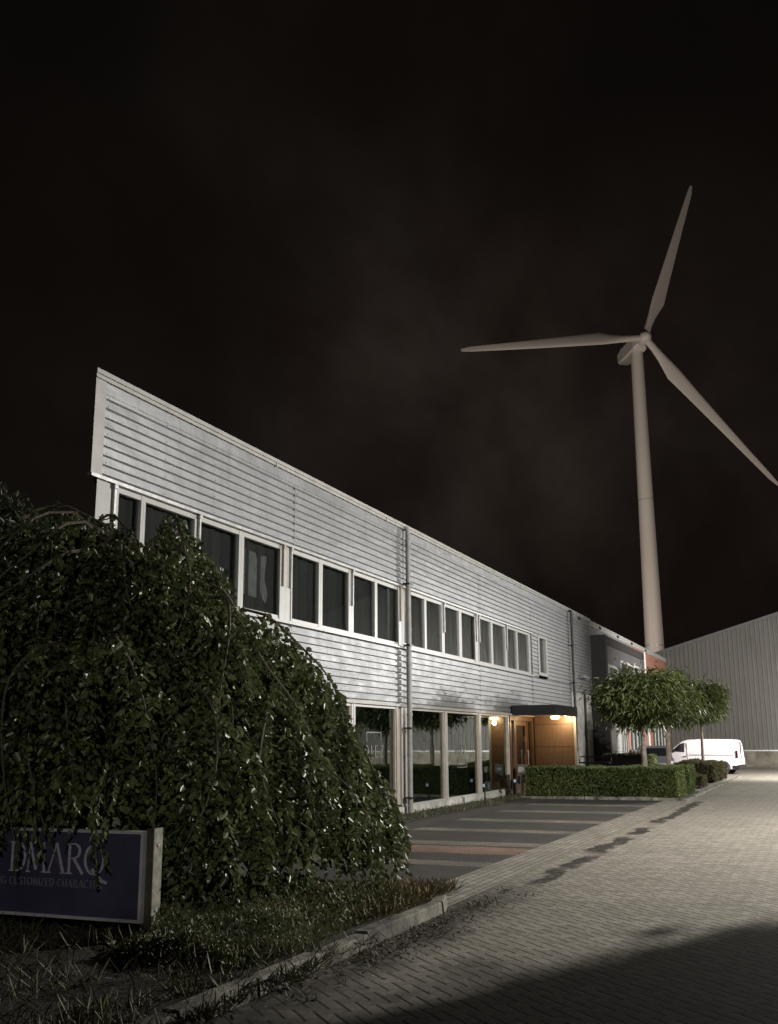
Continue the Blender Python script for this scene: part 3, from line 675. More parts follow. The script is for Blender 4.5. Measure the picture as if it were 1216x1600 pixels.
lamp1 = thing('ceiling_lamp', 'round glowing warm lamp under the black entrance canopy', 'lamp', (33.6, 8.05, 2.43))
MB().lathe([(0.17, 0), (0.17, -0.03)], seg=20).build('base', M['galv'], lamp1)
o = MB().lathe([(0.145, -0.03), (0.155, -0.07), (0.12, -0.12), (0.03, -0.14)], seg=20).build('shade', M['lampglow'], lamp1); autosmooth(o, 60)
point('ceiling_lamp_light', (33.6, 8.05, 2.20), 30, (1.0, 0.72, 0.40), 0.06)
lamp2 = thing('downlight', 'small recessed downlight beside the brown entrance wall', 'lamp', (34.2, 7.85, 2.43))
MB().lathe([(0.06, 0), (0.06, -0.012)], seg=14).build('bezel', M['galv'], lamp2)
MB().lathe([(0.045, -0.012), (0.045, -0.018)], seg=14).build('lens', M['lampglow'], lamp2)
point('downlight_light', (34.2, 7.85, 2.34), 30, (1.0, 0.72, 0.40), 0.03)

# ------------------------------------------------------------------ dark framed workshop next door
wk = thing('workshop_building', 'dark grey boxed workshop unit projecting from the metal facade', 'building', (44.47, 8.36, 0))
mb = MB().box(44.47, 44.86, 8.36, 9.33, 0, 6.05).box(44.86, 54.85, 8.36, 9.33, 5.66, 6.02)
P(mb, 'frame_surround', M['dark_panel'], wk)
P(MB().box(44.862, 54.85, 8.42, 9.32, 2.55, 5.658), 'front_panel', M['grey_panel'], wk)
P(MB().box(49.4, 49.9, 8.42, 9.32, 0.0, 2.55), 'pier', M['brick'], wk); P(MB().box(54.3, 54.85, 8.42, 9.32, 0, 2.55), 'pier', M['brick'], wk)
P(MB().box(44.47, 68, 8.99, 9.4, 6.45, 6.70), 'coping', M['trim'], wk)
P(MB().box(44.47, 54.85, 9.02, 9.32, 6.06, 6.449), 'upper_wall', M['clad'], wk)
for xx in (46.5, 50.9, 54.9, 59.5): P(MB().box(xx, xx+0.35, 8.95, 8.988, 6.50, 6.62), 'roof_vent', M['black'], wk)
def win2(x0, x1, z0, z1, y, parent, mull=(), curt=None, fw=0.14, vent=None):
    w = bpy.data.objects.new('window', None); C.objects.link(w); w.parent = parent; w.location = Vector(((x0+x1)/2, y, z0))-Vector(parent.location)
    mb = MB().box(x0, x0+fw, y-0.03, y+0.1, z0, z1).box(x1-fw, x1, y-0.03, y+0.1, z0, z1).box(x0+fw, x1-fw, y-0.03, y+0.1, z0, z0+fw*0.7).box(x0+fw, x1-fw, y-0.03, y+0.1, z1-fw*0.8, z1)
    for mx in mull: mb.box(mx-0.06, mx+0.06, y-0.02, y+0.08, z0+fw*0.7, z1-fw*0.8)
    P(mb, 'frame', M['frame'], w)
    P(MB().box(x0+fw, x1-fw, y+0.005, y+0.015, z0+fw*0.7, z1-fw*0.8), 'pane', M['carglass'] if curt is None else M['glass'], w)
    if curt: curtain(x0+fw*0.9, x1-fw*0.9, z0+0.05, z1-0.05, y+0.045, M['curtain'], w, 0.012, 4)
    return w
win2(44.95, 47.1, 4.18, 4.82, 8.38, wk); win2(47.9, 53.6, 4.30, 5.20, 8.38, wk, (49.8, 51.7))
gd = P(MB().box(44.9, 47.75, 8.46, 8.52, 0.02, 2.5), 'garage_door', M['frame'], wk)
for i in range(5): P(MB().box(44.92, 47.73, 8.452, 8.459, 0.3+i*0.42, 0.315+i*0.42), 'door_groove', M['grey_panel'], gd) if i == 2 else None
win2(47.8, 49.35, 0.4, 2.5, 8.47, wk, (48.3, 48.8), True, 0.08); win2(49.95, 54.25, 0.5, 2.5, 8.47, wk, (51.0, 52.1, 53.2), True, 0.09)
P(MB().box(49.95, 54.25, 8.46, 8.6, 0, 0.498), 'plinth', M['plinth'], wk)
P(MB().tube([(54.6, 8.3, 0), (54.6, 8.3, 5.6)], 0.06, 10), 'downpipe', M['frame'], wk)

bk = thing('brick_building', 'red brick unit at the far end under a long pale coping', 'building', (55, 9.05, 0))
P(MB().box(54.86, 67.9, 9.02, 9.32, 2.6, 6.445), 'wall', M['brick'], bk)
for x0, x1 in ((54.86, 56.2), (60.2, 61.0), (66, 67.9)): P(MB().box(x0, x1, 9.02, 9.32, 0, 2.6), 'pier', M['brick'], bk)
P(MB().tube([(58.9, 8.95, 0), (58.9, 8.95, 6.4)], 0.07, 10), 'downpipe', M['frame'], bk)
win2(56.2, 60.2, 0.3, 2.58, 9.08, bk, (57.2, 58.2, 59.2), True, 0.1); win2(61.0, 66.0, 0.3, 2.58, 9.08, bk, (62.2, 63.5, 64.8), True, 0.1)

# ------------------------------------------------------------------ warehouse closing the street
wh = thing('warehouse', 'big grey corrugated warehouse with sloping roof on a concrete plinth', 'warehouse', (68, 0, 0))
def roofz(y): return 9.88-0.291*(y) if y > -9 else 9.88+0.291*9+0.291*(y+9)
mb = MB(); ys = []; y = 20.0; pr = []
while y > -26:
    for dy, dx in ((0, 0), (0.13, 0), (0.165, 0.035), (0.235, 0.035)): pr.append((y-dy, 68.0+dx))
    y -= 0.27
n = len(pr); vs = [(x, yy, 1.0) for yy, x in pr]+[(x, yy, roofz(yy)) for yy, x in pr]
mb.add(vs, [(i, i+1, n+i+1, n+i) for i in range(n-1)])
P(mb, 'cladding', M['ware'], wh)
P(MB().extrude([(68.06, 20, 0.0), (68.06, -26, 0.0), (68.06, -26, roofz(-26)-.02), (68.06, -9, roofz(-9)-.02), (68.06, 20, roofz(20)-.02)], (25, 0, 0)), 'hall', M['grey_panel'], wh)
mb = MB(); y = 20
while y > -26: mb.box(67.93, 68.055, y-1.99, y, 0, 0.95); y -= 2
P(mb, 'plinth', M['ware_plinth'], wh)
P(MB().box(67.90, 68.056, -26, 20, 0.955, 1.03), 'flashing', M['galv'], wh)
def rooftrim(ya, yb):
    return MB().extrude([(67.94, ya, roofz(ya)-0.12), (67.94, yb, roofz(yb)-0.12), (67.94, yb, roofz(yb)+0.05), (67.94, ya, roofz(ya)+0.05)], (0.25, 0, 0))
P(rooftrim(20, -9), 'roof_trim', M['grey_panel'], wh)
P(rooftrim(-9.001, -26), 'roof_trim', M['grey_panel'], wh)

# ------------------------------------------------------------------ wind turbine
tb = thing('wind_turbine', 'tall white three bladed wind turbine against the night sky', 'wind turbine', (0, 0, 0))
az, tl = R(33.77), R(-5)
nv = Vector((math.cos(az)*math.cos(tl), math.sin(az)*math.cos(tl), math.sin(tl)))
hub = Vector((0, 0, 1.6)); 
dx, dy = 1007.5-608, 527.45-800
hub = hub+(f*1618+r2*dx-u2*dy).normalized()*250
av = Vector((0, 0, 1)).cross(nv).normalized(); bv = nv.cross(av)
tower_xy = hub+nv*4.6
tb.location = (tower_xy.x, tower_xy.y, 0)
def PT(mb, name, mt, **k): return P(mb, name, mt, tb, **k)
ttop = hub.z-1.6-0.4
o = PT(MB().lathe([(2.25, 0), (2.1, 15), (1.9, 35), (1.66, 58), (1.42, ttop-2), (1.38, ttop)], (tower_xy.x, tower_xy.y, 0), seg=40), 'tower', M['turbine']); autosmooth(o)
PT(MB().lathe([(2.06, 22.0), (2.06, 22.25)], (tower_xy.x, tower_xy.y, 0), seg=40), 'section_flange', M['galv'])
PT(MB().lathe([(1.70, 55.0), (1.70, 55.2)], (tower_xy.x, tower_xy.y, 0), seg=40), 'section_flange', M['galv'])
# nacelle: chamfered box running back from the hub
mb = MB(); secs = []
for t, wy, zt, zb in ((1.6, 1.25, 1.4, -1.3), (3.0, 1.75, 1.8, -1.75), (9.5, 1.75, 1.9, -1.75), (12.2, 1.45, 1.6, -1.2)):
    c = hub+nv*t; ch = 0.45
    secs.append([c+av*x+bv*zz for x, zz in ((-wy+ch, zb), (wy-ch, zb), (wy, zb+ch), (wy, zt-ch), (wy-ch, zt), (-wy+ch, zt), (-wy, zt-ch), (-wy, zb+ch))])
fs = [tuple(range(8)), tuple(range(24, 32))[::-1]]
for s_ in range(3):
    for k in range(8): fs.append((s_*8+k, s_*8+(k+1) % 8, s_*8+8+(k+1) % 8, s_*8+8+k))
mb.add([p for s_ in secs for p in s_], fs); PT(mb, 'nacelle', M['turbine'])
o = PT(MB().lathe([(0.1, -1.9), (0.8, -1.6), (1.35, -0.8), (1.55, 0), (1.5, 1.2), (1.2, 1.9)], hub, nv, 24), 'hub', M['turbine']); autosmooth(o, 50)
def blade(ph, L=45.0):
    rd = math.cos(ph)*bv+math.sin(ph)*av; td = nv.cross(rd).normalized(); mb = MB(); secs = []
    N = 18; K = 12
    for i in range(N+1):
        s_ = i/N; rr = 1.0+s_*(L-1.0)
        if s_ < 0.05: ch, th = 1.7, 1.5
        elif s_ < 0.22: q = (s_-0.05)/0.17; q = q*q*(3-2*q); ch, th = 1.7+1.4*q, 1.5-0.8*q
        else: q = (s_-0.22)/0.78; ch, th = 3.5-2.4*q**0.85, 0.7*(1-q)**1.1+0.07
        if s_ > 0.97: ch *= 0.6
        tw = R(16)*(1-s_)**1.5+R(3); cd = td*math.cos(tw)+nv*math.sin(tw); nd = nv*math.cos(tw)-td*math.sin(tw)
        base = hub+rd*rr-nv*0.9*s_*s_
        off = -ch*0.30 if s_ > 0.05 else -ch*0.5
        off = -ch*(0.5-0.2*min(1, s_/0.22))
        sec = []
        for k in range(K):
            a = 2*math.pi*k/K; x = (math.cos(a)+1)/2; yv = math.sin(a)*0.5*th*(1 if s_ < 0.05 else (1-0.55*x*min(1, s_/0.22)))
            sec.append(base+cd*(off+x*ch)+nd*yv)
        secs.append(sec)
    fs = [tuple(range(K)), tuple(range(N*K, N*K+K))[::-1]]
    for i in range(N):
        for k in range(K): fs.append((i*K+k, i*K+(k+1) % K, (i+1)*K+(k+1) % K, (i+1)*K+k))
    mb.add([p for s2 in secs for p in s2], fs); return mb
for k in range(3):
    o = PT(blade(1.7294+k*2.0944), 'blade', M['turbine']); autosmooth(o, 50)

# ------------------------------------------------------------------ vehicles (side profile, x forward, y width, z up)
def vehicle(name, label, loc, rz, prof, roofin, width, paint, wheels, glass, wr, kind, extra=None):
    t = thing(name, label, kind, loc, rz)
    # body: cross sections across the width, narrowing at the greenhouse
    n = len(prof); mb = MB(); vs = []
    lay = [(-1.0, 0.0), (-0.96, 0.035), (-0.55, 0.06), (0, 0.065), (0.55, 0.06), (0.96, 0.035), (1.0, 0.0)]
    cx = sum(p[0] for p in prof)/n
    for s_, up in lay:
        for (x, zz) in prof:
            hw = width/2*(1.0 if zz < roofin[0] else 1.0-roofin[1]*(zz-roofin[0]))
            edge = 0.97 if abs(s_) == 1 else 1.0
            vs.append((cx+(x-cx)*edge, s_*hw, zz*(0.985 if abs(s_) == 1 and zz > roofin[0] else 1)+0))
    fs = [tuple(range(n)), tuple(range((len(lay)-1)*n, len(lay)*n))[::-1]]
    for L_ in range(len(lay)-1):
        for k in range(n): fs.append((L_*n+k, L_*n+(k+1) % n, (L_+1)*n+(k+1) % n, (L_+1)*n+k))
    mb.add(vs, fs); o = mb.build('body', paint, t); autosmooth(o, 40)
    body = o
    for s_ in (-1, 1):
        for gi, poly in enumerate(glass['side']):
            pts = []
            for (x, zz) in poly:
                hw = width/2*(1.0 if zz < roofin[0] else 1.0-roofin[1]*(zz-roofin[0]))
                pts.append((x, s_*(hw+0.004), zz))
            MB().extrude(pts, (0, s_*0.006, 0)).build('side_window', M['carglass'], t)
    for (x0, z0, x1, z1) in glass['front']:
        hw0 = width/2*(1.0-roofin[1]*max(0, z0-roofin[0]))*0.88; hw1 = width/2*(1.0-roofin[1]*max(0, z1-roofin[0]))*0.86
        d = Vector((x1-x0, 0, z1-z0)).normalized(); nn = Vector((d.z, 0, -d.x))
        if nn.x*(1 if x0 > cx else -1) < 0: nn = -nn
        a = nn*0.012
        MB().extrude([Vector((x0, -hw0, z0))+a, Vector((x0, hw0, z0))+a, Vector((x1, hw1, z1))+a, Vector((x1, -hw1, z1))+a], nn*0.006).build('windscreen' if x0 > cx else 'rear_window', M['carglass'], t)
    for wx in wheels:
        for s_ in (-1, 1):
            w = bpy.data.objects.new('wheel', None); C.objects.link(w); w.parent = t; w.location = (wx, s_*(width/2-0.09), wr)
            o = MB().lathe([(wr*0.62, -0.09), (wr*0.95, -0.09), (wr, -0.06), (wr, 0.06), (wr*0.95, 0.09), (wr*0.62, 0.09)], axis=(0, 1, 0), seg=28).build('tyre', M['rubber'], w); autosmooth(o)
            mbb = MB().lathe([(wr*0.62, -0.07), (wr*0.62, 0.07)], axis=(0, 1, 0), seg=28)
            for q in range(5):
                an = q*2*math.pi/5; mbb.box(-0.0, 0.0, 0, 0, 0, 0) if False else mbb.tube([(0, s_*0.08, 0), (wr*0.6*math.cos(an), s_*0.085, wr*0.6*math.sin(an))], 0.03, 6)
            mbb.build('rim', M['galv'], w)
            ar = MB(); pts = arc(wx, wr, wr*1.18, wr*1.18, -10, 190, 16); pin = arc(wx, wr, wr*1.0, wr*1.0, 190, -10, 16)
            ar.extrude([(x, s_*(width/2+0.003), zz) for x, zz in pts+pin], (0, s_*0.004, 0)).build('wheel_arch', M['black'], t)
    if extra: extra(t, width)
    return t
k9 = 0.9
vp = [(-2.0, 0.32), (-2.02, 0.62), (-1.99, 1.0), (-1.93, 1.45), (-1.86, 1.60), (-1.70, 1.645), (-0.3, 1.665), (0.35, 1.64), (0.62, 1.56), (1.02, 1.27), (1.28, 1.03), (1.62, 0.92), (1.84, 0.80), (1.94, 0.62), (1.97, 0.40), (1.92, 0.25), (-1.9, 0.24)]
def van_extra(t, w):
    hw = w/2
    for s_ in (-1, 1):
        MB().extrude([(0.36, s_*(hw+0.003), 0.30), (0.375, s_*(hw+0.003), 0.30), (0.375, s_*(hw+0.003), 1.50), (0.36, s_*(hw-0.03), 1.50)], (0, s_*0.003, 0)).build('door_seam', M['galv'], t)
        MB().box(0.42, 0.60, s_*(hw+0.012)-0.012, s_*(hw+0.012)+0.012, 0.82, 0.85).build('door_handle', M['black'], t)
        MB().box(-1.3, 0.2, s_*(hw+0.003)-0.008, s_*(hw+0.003)+0.008, 0.33, 0.40).build('side_rail', M['black'], t)
        MB().extrude([(-1.55, s_*(hw+0.003), 0.34), (-1.538, s_*(hw+0.003), 0.34), (-1.538, s_*(hw-0.0), 0.94), (-1.55, s_*(hw-0.0), 0.94)], (0, s_*0.003, 0)).build('panel_seam', M['galv'], t)
        MB().box(-1.86, 0.30, s_*(hw+0.004)-0.004, s_*(hw+0.004)+0.004, 0.90, 0.925).build('body_crease', M['galv'], t)
        # tail lamp clusters wrap round the rear corner
        tlm = MB().box(-2.030, -1.93, s_*(hw-0.03)-0.045, s_*(hw-0.03)+0.045, 0.74, 1.12).build('tail_lamp', M['tail'], t, bevel=0.02)
        MB().box(1.72, 1.90, s_*(hw-0.16)-0.15, s_*(hw-0.16)+0.15, 0.66, 0.82).build('headlight', M['alu'], t, bevel=0.03)
        o = MB().box(0.98, 1.10, s_*(hw+0.10)-0.09, s_*(hw+0.10)+0.09, 1.02, 1.19).build('wing_mirror', M['black'], t, bevel=0.03)
    MB().box(-2.06, -1.72, -hw-0.012, hw+0.012, 0.22, 0.44).build('rear_bumper', M['black'], t, bevel=0.03)
    MB().box(1.78, 2.02, -hw*0.97, hw*0.97, 0.20, 0.44).build('front_bumper', M['black'], t, bevel=0.03)
    MB().box(-2.035, -1.98, -0.008, 0.008, 0.45, 1.52).build('rear_door_seam', M['black'], t)
    MB().box(-2.05, -2.02, 0.12, 0.56, 0.55, 0.66).build('number_plate', M['frame_tan'], t)
rz_van = R(82)
vehicle('parked_van', 'small white panel van parked side-on before the warehouse', (54.8, 5.92, 0.006), rz_van, vp, (0.95, 0.10), 1.62, M['vanpaint'], (-1.32, 1.22),
        {'side': [[(0.52, 1.05), (1.14, 1.08), (0.92, 1.28), (0.72, 1.44), (0.50, 1.49)]], 'front': [(1.28, 1.04, 0.64, 1.55)]}, 0.29, 'van', van_extra)
cp = [(-1.75, 0.30), (-1.80, 0.60), (-1.74, 0.88), (-1.45, 1.28), (-1.15, 1.36), (0.05, 1.38), (0.35, 1.28), (0.85, 0.92), (1.45, 0.80), (1.72, 0.66), (1.78, 0.40), (1.7, 0.22), (-1.7, 0.22)]
def car_extra(t, w):
    hw = w/2
    for s_ in (-1, 1):
        MB().box(1.55, 1.74, s_*(hw-0.17)-0.14, s_*(hw-0.17)+0.14, 0.58, 0.72).build('headlight', M['alu'], t, bevel=0.03)
        MB().box(-1.81, -1.68, s_*(hw-0.12)-0.1, s_*(hw-0.12)+0.1, 0.62, 0.86).build('tail_lamp', M['tail'], t, bevel=0.02)
    MB().box(1.6, 1.82, -hw*0.96, hw*0.96, 0.2, 0.38).build('front_bumper', M['black'], t, bevel=0.03)
vehicle('parked_car', 'dark grey small car half hidden behind the hedge and tree trunks', (49.6, 7.35, 0.006), R(192), cp, (0.82, 0.28), 1.5, M['carpaint'], (-1.12, 1.12),
        {'side': [[(-1.25, 0.90), (-0.35, 0.92), (-0.35, 1.26), (-1.1, 1.24)], [(-0.28, 0.92), (0.68, 0.94), (0.28, 1.22), (-0.28, 1.27)]], 'front': [(0.85, 0.93, 0.38, 1.26), (-1.72, 0.9, -1.46, 1.26)]}, 0.27, 'car', car_extra)

# ------------------------------------------------------------------ foliage
LM = {}
LM['beech'] = leaf_mat('weeping_tree_leaf', (0.034, 0.050, 0.018), (0.165, 0.195, 0.075), 0.36, (0.26, 0.27, 0.15), 0.50)
LM['dark'] = leaf_mat('dark_tree_leaf', (0.022, 0.031, 0.014), (0.060, 0.074, 0.034), 0.5)
LM['globe'] = leaf_mat('globe_tree_leaf', (0.038, 0.056, 0.018), (0.175, 0.215, 0.065), 0.42, (0.26, 0.26, 0.12))
LM['hedge'] = leaf_mat('hedge_leaf', (0.036, 0.062, 0.016), (0.165, 0.210, 0.060), 0.5, (0.20, 0.16, 0.08))
LM['shrub'] = leaf_mat('shrub_leaf', (0.060, 0.062, 0.028), (0.170, 0.150, 0.070), 0.55)
LM['cover'] = leaf_mat('groundcover_leaf', (0.040, 0.055, 0.022), (0.165, 0.175, 0.080), 0.50, (0.34, 0.26, 0.15))
LM['dry'] = leaf_mat('dry_grass_blade', (0.13, 0.10, 0.05), (0.30, 0.24, 0.13), 0.7)
LM['grass'] = leaf_mat('grass_blade', (0.04, 0.05, 0.02), (0.15, 0.14, 0.07), 0.6)
LM['litter'] = leaf_mat('fallen_leaf', (0.05, 0.035, 0.025), (0.20, 0.155, 0.115), 0.7)

def lim(phi):
    """how far the weeping crown reaches in each direction round its trunk"""
    return 1.0

# weeping tree ------------------------------------------------------
WT = np.array([9.75, 7.0])
wt = thing('weeping_tree', 'large weeping tree with drooping leafy curtains over the dark blue sign', 'tree', (WT[0], WT[1], 0))
def prof_r(z):   # dome radius at height z
    return np.interp(z, [0.0, 0.3, 1.4, 2.2, 2.95, 3.65, 4.05, 4.2], [3.25, 3.25, 2.98, 2.58, 1.95, 1.05, 0.35, 0.0])
def ymax_ok(p): return p[:, 1] < 8.86
tw = MB(); LP, LD, LL, LW, LR = [], [], [], [], []
def wall_limit(phi):  # crown is cut back on the side of the facade
    s = math.sin(phi)
    return min(1.0, 1.75/(3.25*s)) if (s > 0.35 and math.cos(phi) > -0.3) else 1.0
def bough(phi, apex, ra, reach, zend, width, tone, dens=1.0):
    """one arching bough: rises from the trunk to its apex, then weeps outwards; hanging twigs carry the leaves"""
    reach = reach*wall_limit(phi)*0.905; n1 = 15
    pts = [np.array([0.0, 0.0, apex-0.75]), np.array([ra*0.35*math.cos(phi), ra*0.35*math.sin(phi), apex-0.25])]
    for i in range(n1+1):
        t = i/n1; rr = ra+(reach-ra)*(t**0.62); zz = apex-(apex-zend)*(t**1.35)
        ph = phi+0.16*math.sin(t*2.6+phi*5)
        pts.append(np.array([rr*math.cos(ph), rr*math.sin(ph), zz+0.05*math.sin(t*9+phi*3)]))
    tw.tube(pts, list(np.linspace(0.020, 0.003, len(pts))), 5)
    for i in range(1, len(pts)-1):
        sg_ = np.linalg.norm(pts[i+1]-pts[i]); ns = max(2, int(sg_/0.043*dens))
        for q in range(ns):
            p0 = pts[i]+(pts[i+1]-pts[i])*random.random()
            ph0 = math.atan2(p0[1], p0[0]); lat = random.gauss(0, width)
            r0 = math.hypot(p0[0], p0[1])
            p0 = p0+np.array([-math.sin(ph0), math.cos(ph0), 0])*lat*min(1.0, 0.35+r0*0.5)+np.array([0, 0, -abs(lat)*0.45+random.uniform(-0.05, 0.09)])
            sl = random.choice([0.3, 0.5, 0.8, 1.2, 1.6])*random.uniform(0.75, 1.25)
            sl = min(sl, p0[2]-random.uniform(0.15, 0.60))
            if sl < 0.10: continue
            a2 = ph0+random.uniform(-1.1, 1.1); o2 = np.array([math.cos(a2), math.sin(a2), 0])*random.uniform(0.03, 0.24)*sl
            nL = int(sl/0.027)+1; t = (np.arange(nL)+rng.random(nL))/nL
            path = p0[None]+o2[None]*(t**0.6)[:, None]+np.array([0, 0, -sl])[None]*(t**1.25)[:, None]
            path[:, :2] += rng.normal(size=(nL, 2))*0.016+(np.sin(t*7+random.random()*6)*0.03)[:, None]
            if random.random() < 0.10:
                m4 = [p0+o2*(s2**0.6)+np.array([0, 0, -sl])*s2**1.25 for s2 in (0, .3, .6, 1)]; tw.tube(m4, [0.005, 0.004, 0.003, 0.002], 4)
            side = rng.uniform(0, 2*math.pi, nL)
            D = np.stack([np.cos(side)*0.9, np.sin(side)*0.9, -0.35-rng.random(nL)*1.0], 1)
            D[:, 0] += math.cos(ph0)*0.45; D[:, 1] += math.sin(ph0)*0.45
            LP.append(path); LD.append(D); LL.append(np.where(rng.random(nL) < 0.3, rng.uniform(0.03, 0.06, nL), rng.uniform(0.060, 0.112, nL))); LW.append(rng.uniform(0.017, 0.031, nL))
            base = 0.42+tone+random.uniform(-0.34, 0.34)
            LR.append(np.where(rng.random(nL) < 0.025, 1.0, np.clip(base+rng.normal(size=nL)*0.16, 0, 0.93)))
def ring(n, ph0, apex, ra, reach, zend, width, jit=0.4):
    for i in range(n):
        phi = ph0+2*math.pi*(i+random.uniform(-jit, jit))/n
        k_ = random.uniform(0.86, 1.07)
        bough(phi, apex+random.uniform(-0.28, 0.16), ra*random.uniform(0.8, 1.3), reach*k_, zend+random.uniform(-0.4, 0.4), width*random.uniform(0.7, 1.2), random.uniform(-0.2, 0.2))
ring(9, 0.2, 4.02, 0.40, 1.20, 2.85, 0.15)
ring(11, 0.5, 3.25, 0.70, 1.80, 1.9, 0.17)
ring(13, 0.1, 2.68, 1.05, 2.50, 1.2, 0.18)
ring(16, 0.3, 2.05, 1.60, 3.02, 0.70, 0.18)
for a_, b_ in ((-72, 2.9), (-84, 2.4), (-95, 2.9), (-106, 2.5), (-118, 3.1), (-78, 3.0)): bough(R(a_), b_, 1.2, 2.2+random.random()*0.6, b_-1.6, 0.2, random.uniform(-0.1, 0.2))
# the boughs that shape the outline against the facade
for a_, z_, r_, e_ in ((122, 4.15, 1.9, 3.0), (134, 4.2, 2.3, 2.9), (146, 4.05, 2.6, 2.5), (158, 3.9, 2.4, 2.4), (128, 3.7, 3.1, 1.9), (150, 3.4, 3.2, 1.6), (114, 4.0, 2.6, 2.6), (168, 3.6, 2.9, 1.7)): bough(R(a_), z_, 0.9, r_, e_, 0.2, -0.1)
bough(R(-52), 3.85, 0.35, 1.12, 2.9, 0.14, 0.0); bough(R(-60), 2.80, 1.45, 2.15, 2.1, 0.13, -0.1); bough(R(-46), 2.30, 1.9, 2.72, 1.4, 0.14, 0.05)
bough(R(-50), 1.9, 2.2, 3.10, 0.7, 0.15, 0.05); bough(R(-58), 1.50, 2.4, 3.32, 0.4, 0.16, 0.1); bough(R(128), 4.15, 0.4, 0.9, 3.2, 0.15, 0.0); bough(R(-130), 3.7, 0.5, 1.9, 2.4, 0.2, 0.1)
bough(R(-150), 2.7, 1.5, 3.15, 0.75, 0.2, 0.1); bough(R(-168), 2.6, 1.6, 3.1, 0.7, 0.2, 0.0); bough(R(-138), 2.2, 1.9, 3.25, 0.6, 0.18, 0.05)
tr_pts = [(0, 0, 0.05), (0.03, 0.02, 0.8), (-0.05, 0.06, 1.7), (0.04, 0.0, 2.3), (0, 0.02, 2.9), (0.05, 0, 3.3)]
o = MB().tube(tr_pts, [0.19, 0.15, 0.135, 0.12, 0.09, 0.05], 12).build('trunk', M['bark'], wt); autosmooth(o, 60)
tw.build('branches', M['twig'], wt)
P_ = np.concatenate(LP); D_ = np.concatenate(LD); L_ = np.concatenate(LL); W_ = np.concatenate(LW); R_ = np.concatenate(LR)
Xw = P_[:, 0]+WT[0]; Yw = P_[:, 1]+WT[1]; Zw = P_[:, 2]
curtainY = np.zeros(len(Yw), bool)
for yc, hw_, zl in ((6.20, 0.03, 0.66), (5.98, 0.03, 0.74), (5.44, 0.05, 0.50), (5.72, 0.04, 0.80), (6.62, 0.05, 0.74)): curtainY |= (np.abs(Yw*7.3/Xw-yc) < hw_) & (Zw > zl)
keep = ((Yw < 8.80) | (Xw < 10.7)) & (Zw > 0.16) & ~((Xw < 7.75) & (Zw < 0.98+(7.3-Xw)*0.05) & ~((Xw < 7.26) & curtainY)) & ~((Xw < 7.9) & (Zw < 0.5))
P_, D_, L_, W_, R_ = P_[keep], D_[keep], L_[keep], W_[keep], R_[keep]
sP, sD = [], []      # loose twigs that hang down in front of the sign
for (sx, sy, z0, z1) in ((7.12, 5.47, 1.45, 0.50), (7.16, 5.40, 1.35, 0.64), (7.10, 5.52, 1.3, 0.72), (7.06, 6.24, 1.45, 0.56), (7.10, 6.16, 1.3, 0.72), (7.10, 5.97, 1.3, 0.70), (7.08, 6.42, 1.3, 0.76), (7.12, 5.74, 1.3, 0.80), (7.10, 6.06, 1.3, 0.82), (7.1, 5.86, 1.3, 0.84)):
    n_ = int((z0-z1)/0.024); t = np.arange(n_)/n_
    sP.append(np.stack([sx+0.03*np.sin(t*5)-WT[0], sy+0.04*np.sin(t*6+sy*9)-WT[1], z0+(z1-z0)*t], 1)); a_ = rng.uniform(0, 6.28, n_)
    sD.append(np.stack([np.cos(a_)*0.7, np.sin(a_)*0.7, -0.8-rng.random(n_)*0.6], 1))
sP = np.concatenate(sP); sD = np.concatenate(sD); n_ = len(sP)
P_ = np.concatenate([P_, sP]); D_ = np.concatenate([D_, sD]); L_ = np.concatenate([L_, rng.uniform(0.035, 0.08, n_)]); W_ = np.concatenate([W_, rng.uniform(0.011, 0.021, n_)]); R_ = np.concatenate([R_, np.clip(0.6+rng.normal(size=n_)*0.25, 0, 1)])
V = leaves(P_, D_, L_, W_)
quads('crown', V, 6, LEAF_F, LM['beech'], wt, R_)
print('weeping leaves', keep.sum())

# generic blob crown --------------------------------------------------
def blob_crown(center, rad, nl, leafL, leafW, mt, parent, nclump=60, droop=0.6, clumpr=0.30, flat=0.0, shell=0.62, block=False):
    Ps, Ds, Rs = [], [], []
    cen = []
    for k in range(nclump):
        d = rng.normal(size=3); d /= np.linalg.norm(d)
        if d[2] < -0.25: d[2] *= 0.55
        rr = shell+(1-shell)*random.random(); rr *= random.uniform(0.86, 1.06)
        if block: rr = random.random()**0.4*float(np.sum(np.abs(d)**4))**-0.25
        cen.append(d*rr*np.array(rad))
    cen = np.array(cen); per = nl//nclump
    for c in cen:
        q = rng.normal(size=(per, 3))*clumpr*np.array([1, 1, 0.85])*random.uniform(0.75, 1.25)*np.mean(rad)*0.7
        p = c+q; d = p/np.linalg.norm(p, axis=1, keepdims=True)*0.8+rng.normal(size=(per, 3))*0.5
        d[:, 2] -= droop
        Ps.append(p); Ds.append(d); Rs.append(np.clip(0.45+random.uniform(-0.22, 0.22)+rng.normal(size=per)*0.16, 0, 1))
    Pp = np.concatenate(Ps); Dd = np.concatenate(Ds); Rr = np.concatenate(Rs); n_ = len(Pp)
    if flat: k_ = Pp[:, 2] > -rad[2]*flat; Pp, Dd, Rr = Pp[k_], Dd[k_], Rr[k_]; n_ = len(Pp)
    V = leaves(Pp+np.array(center), Dd, rng.uniform(0.7, 1.2, n_)*leafL, rng.uniform(0.8, 1.2, n_)*leafW)
    return quads('crown', V, 6, LEAF_F, mt, parent, Rr)
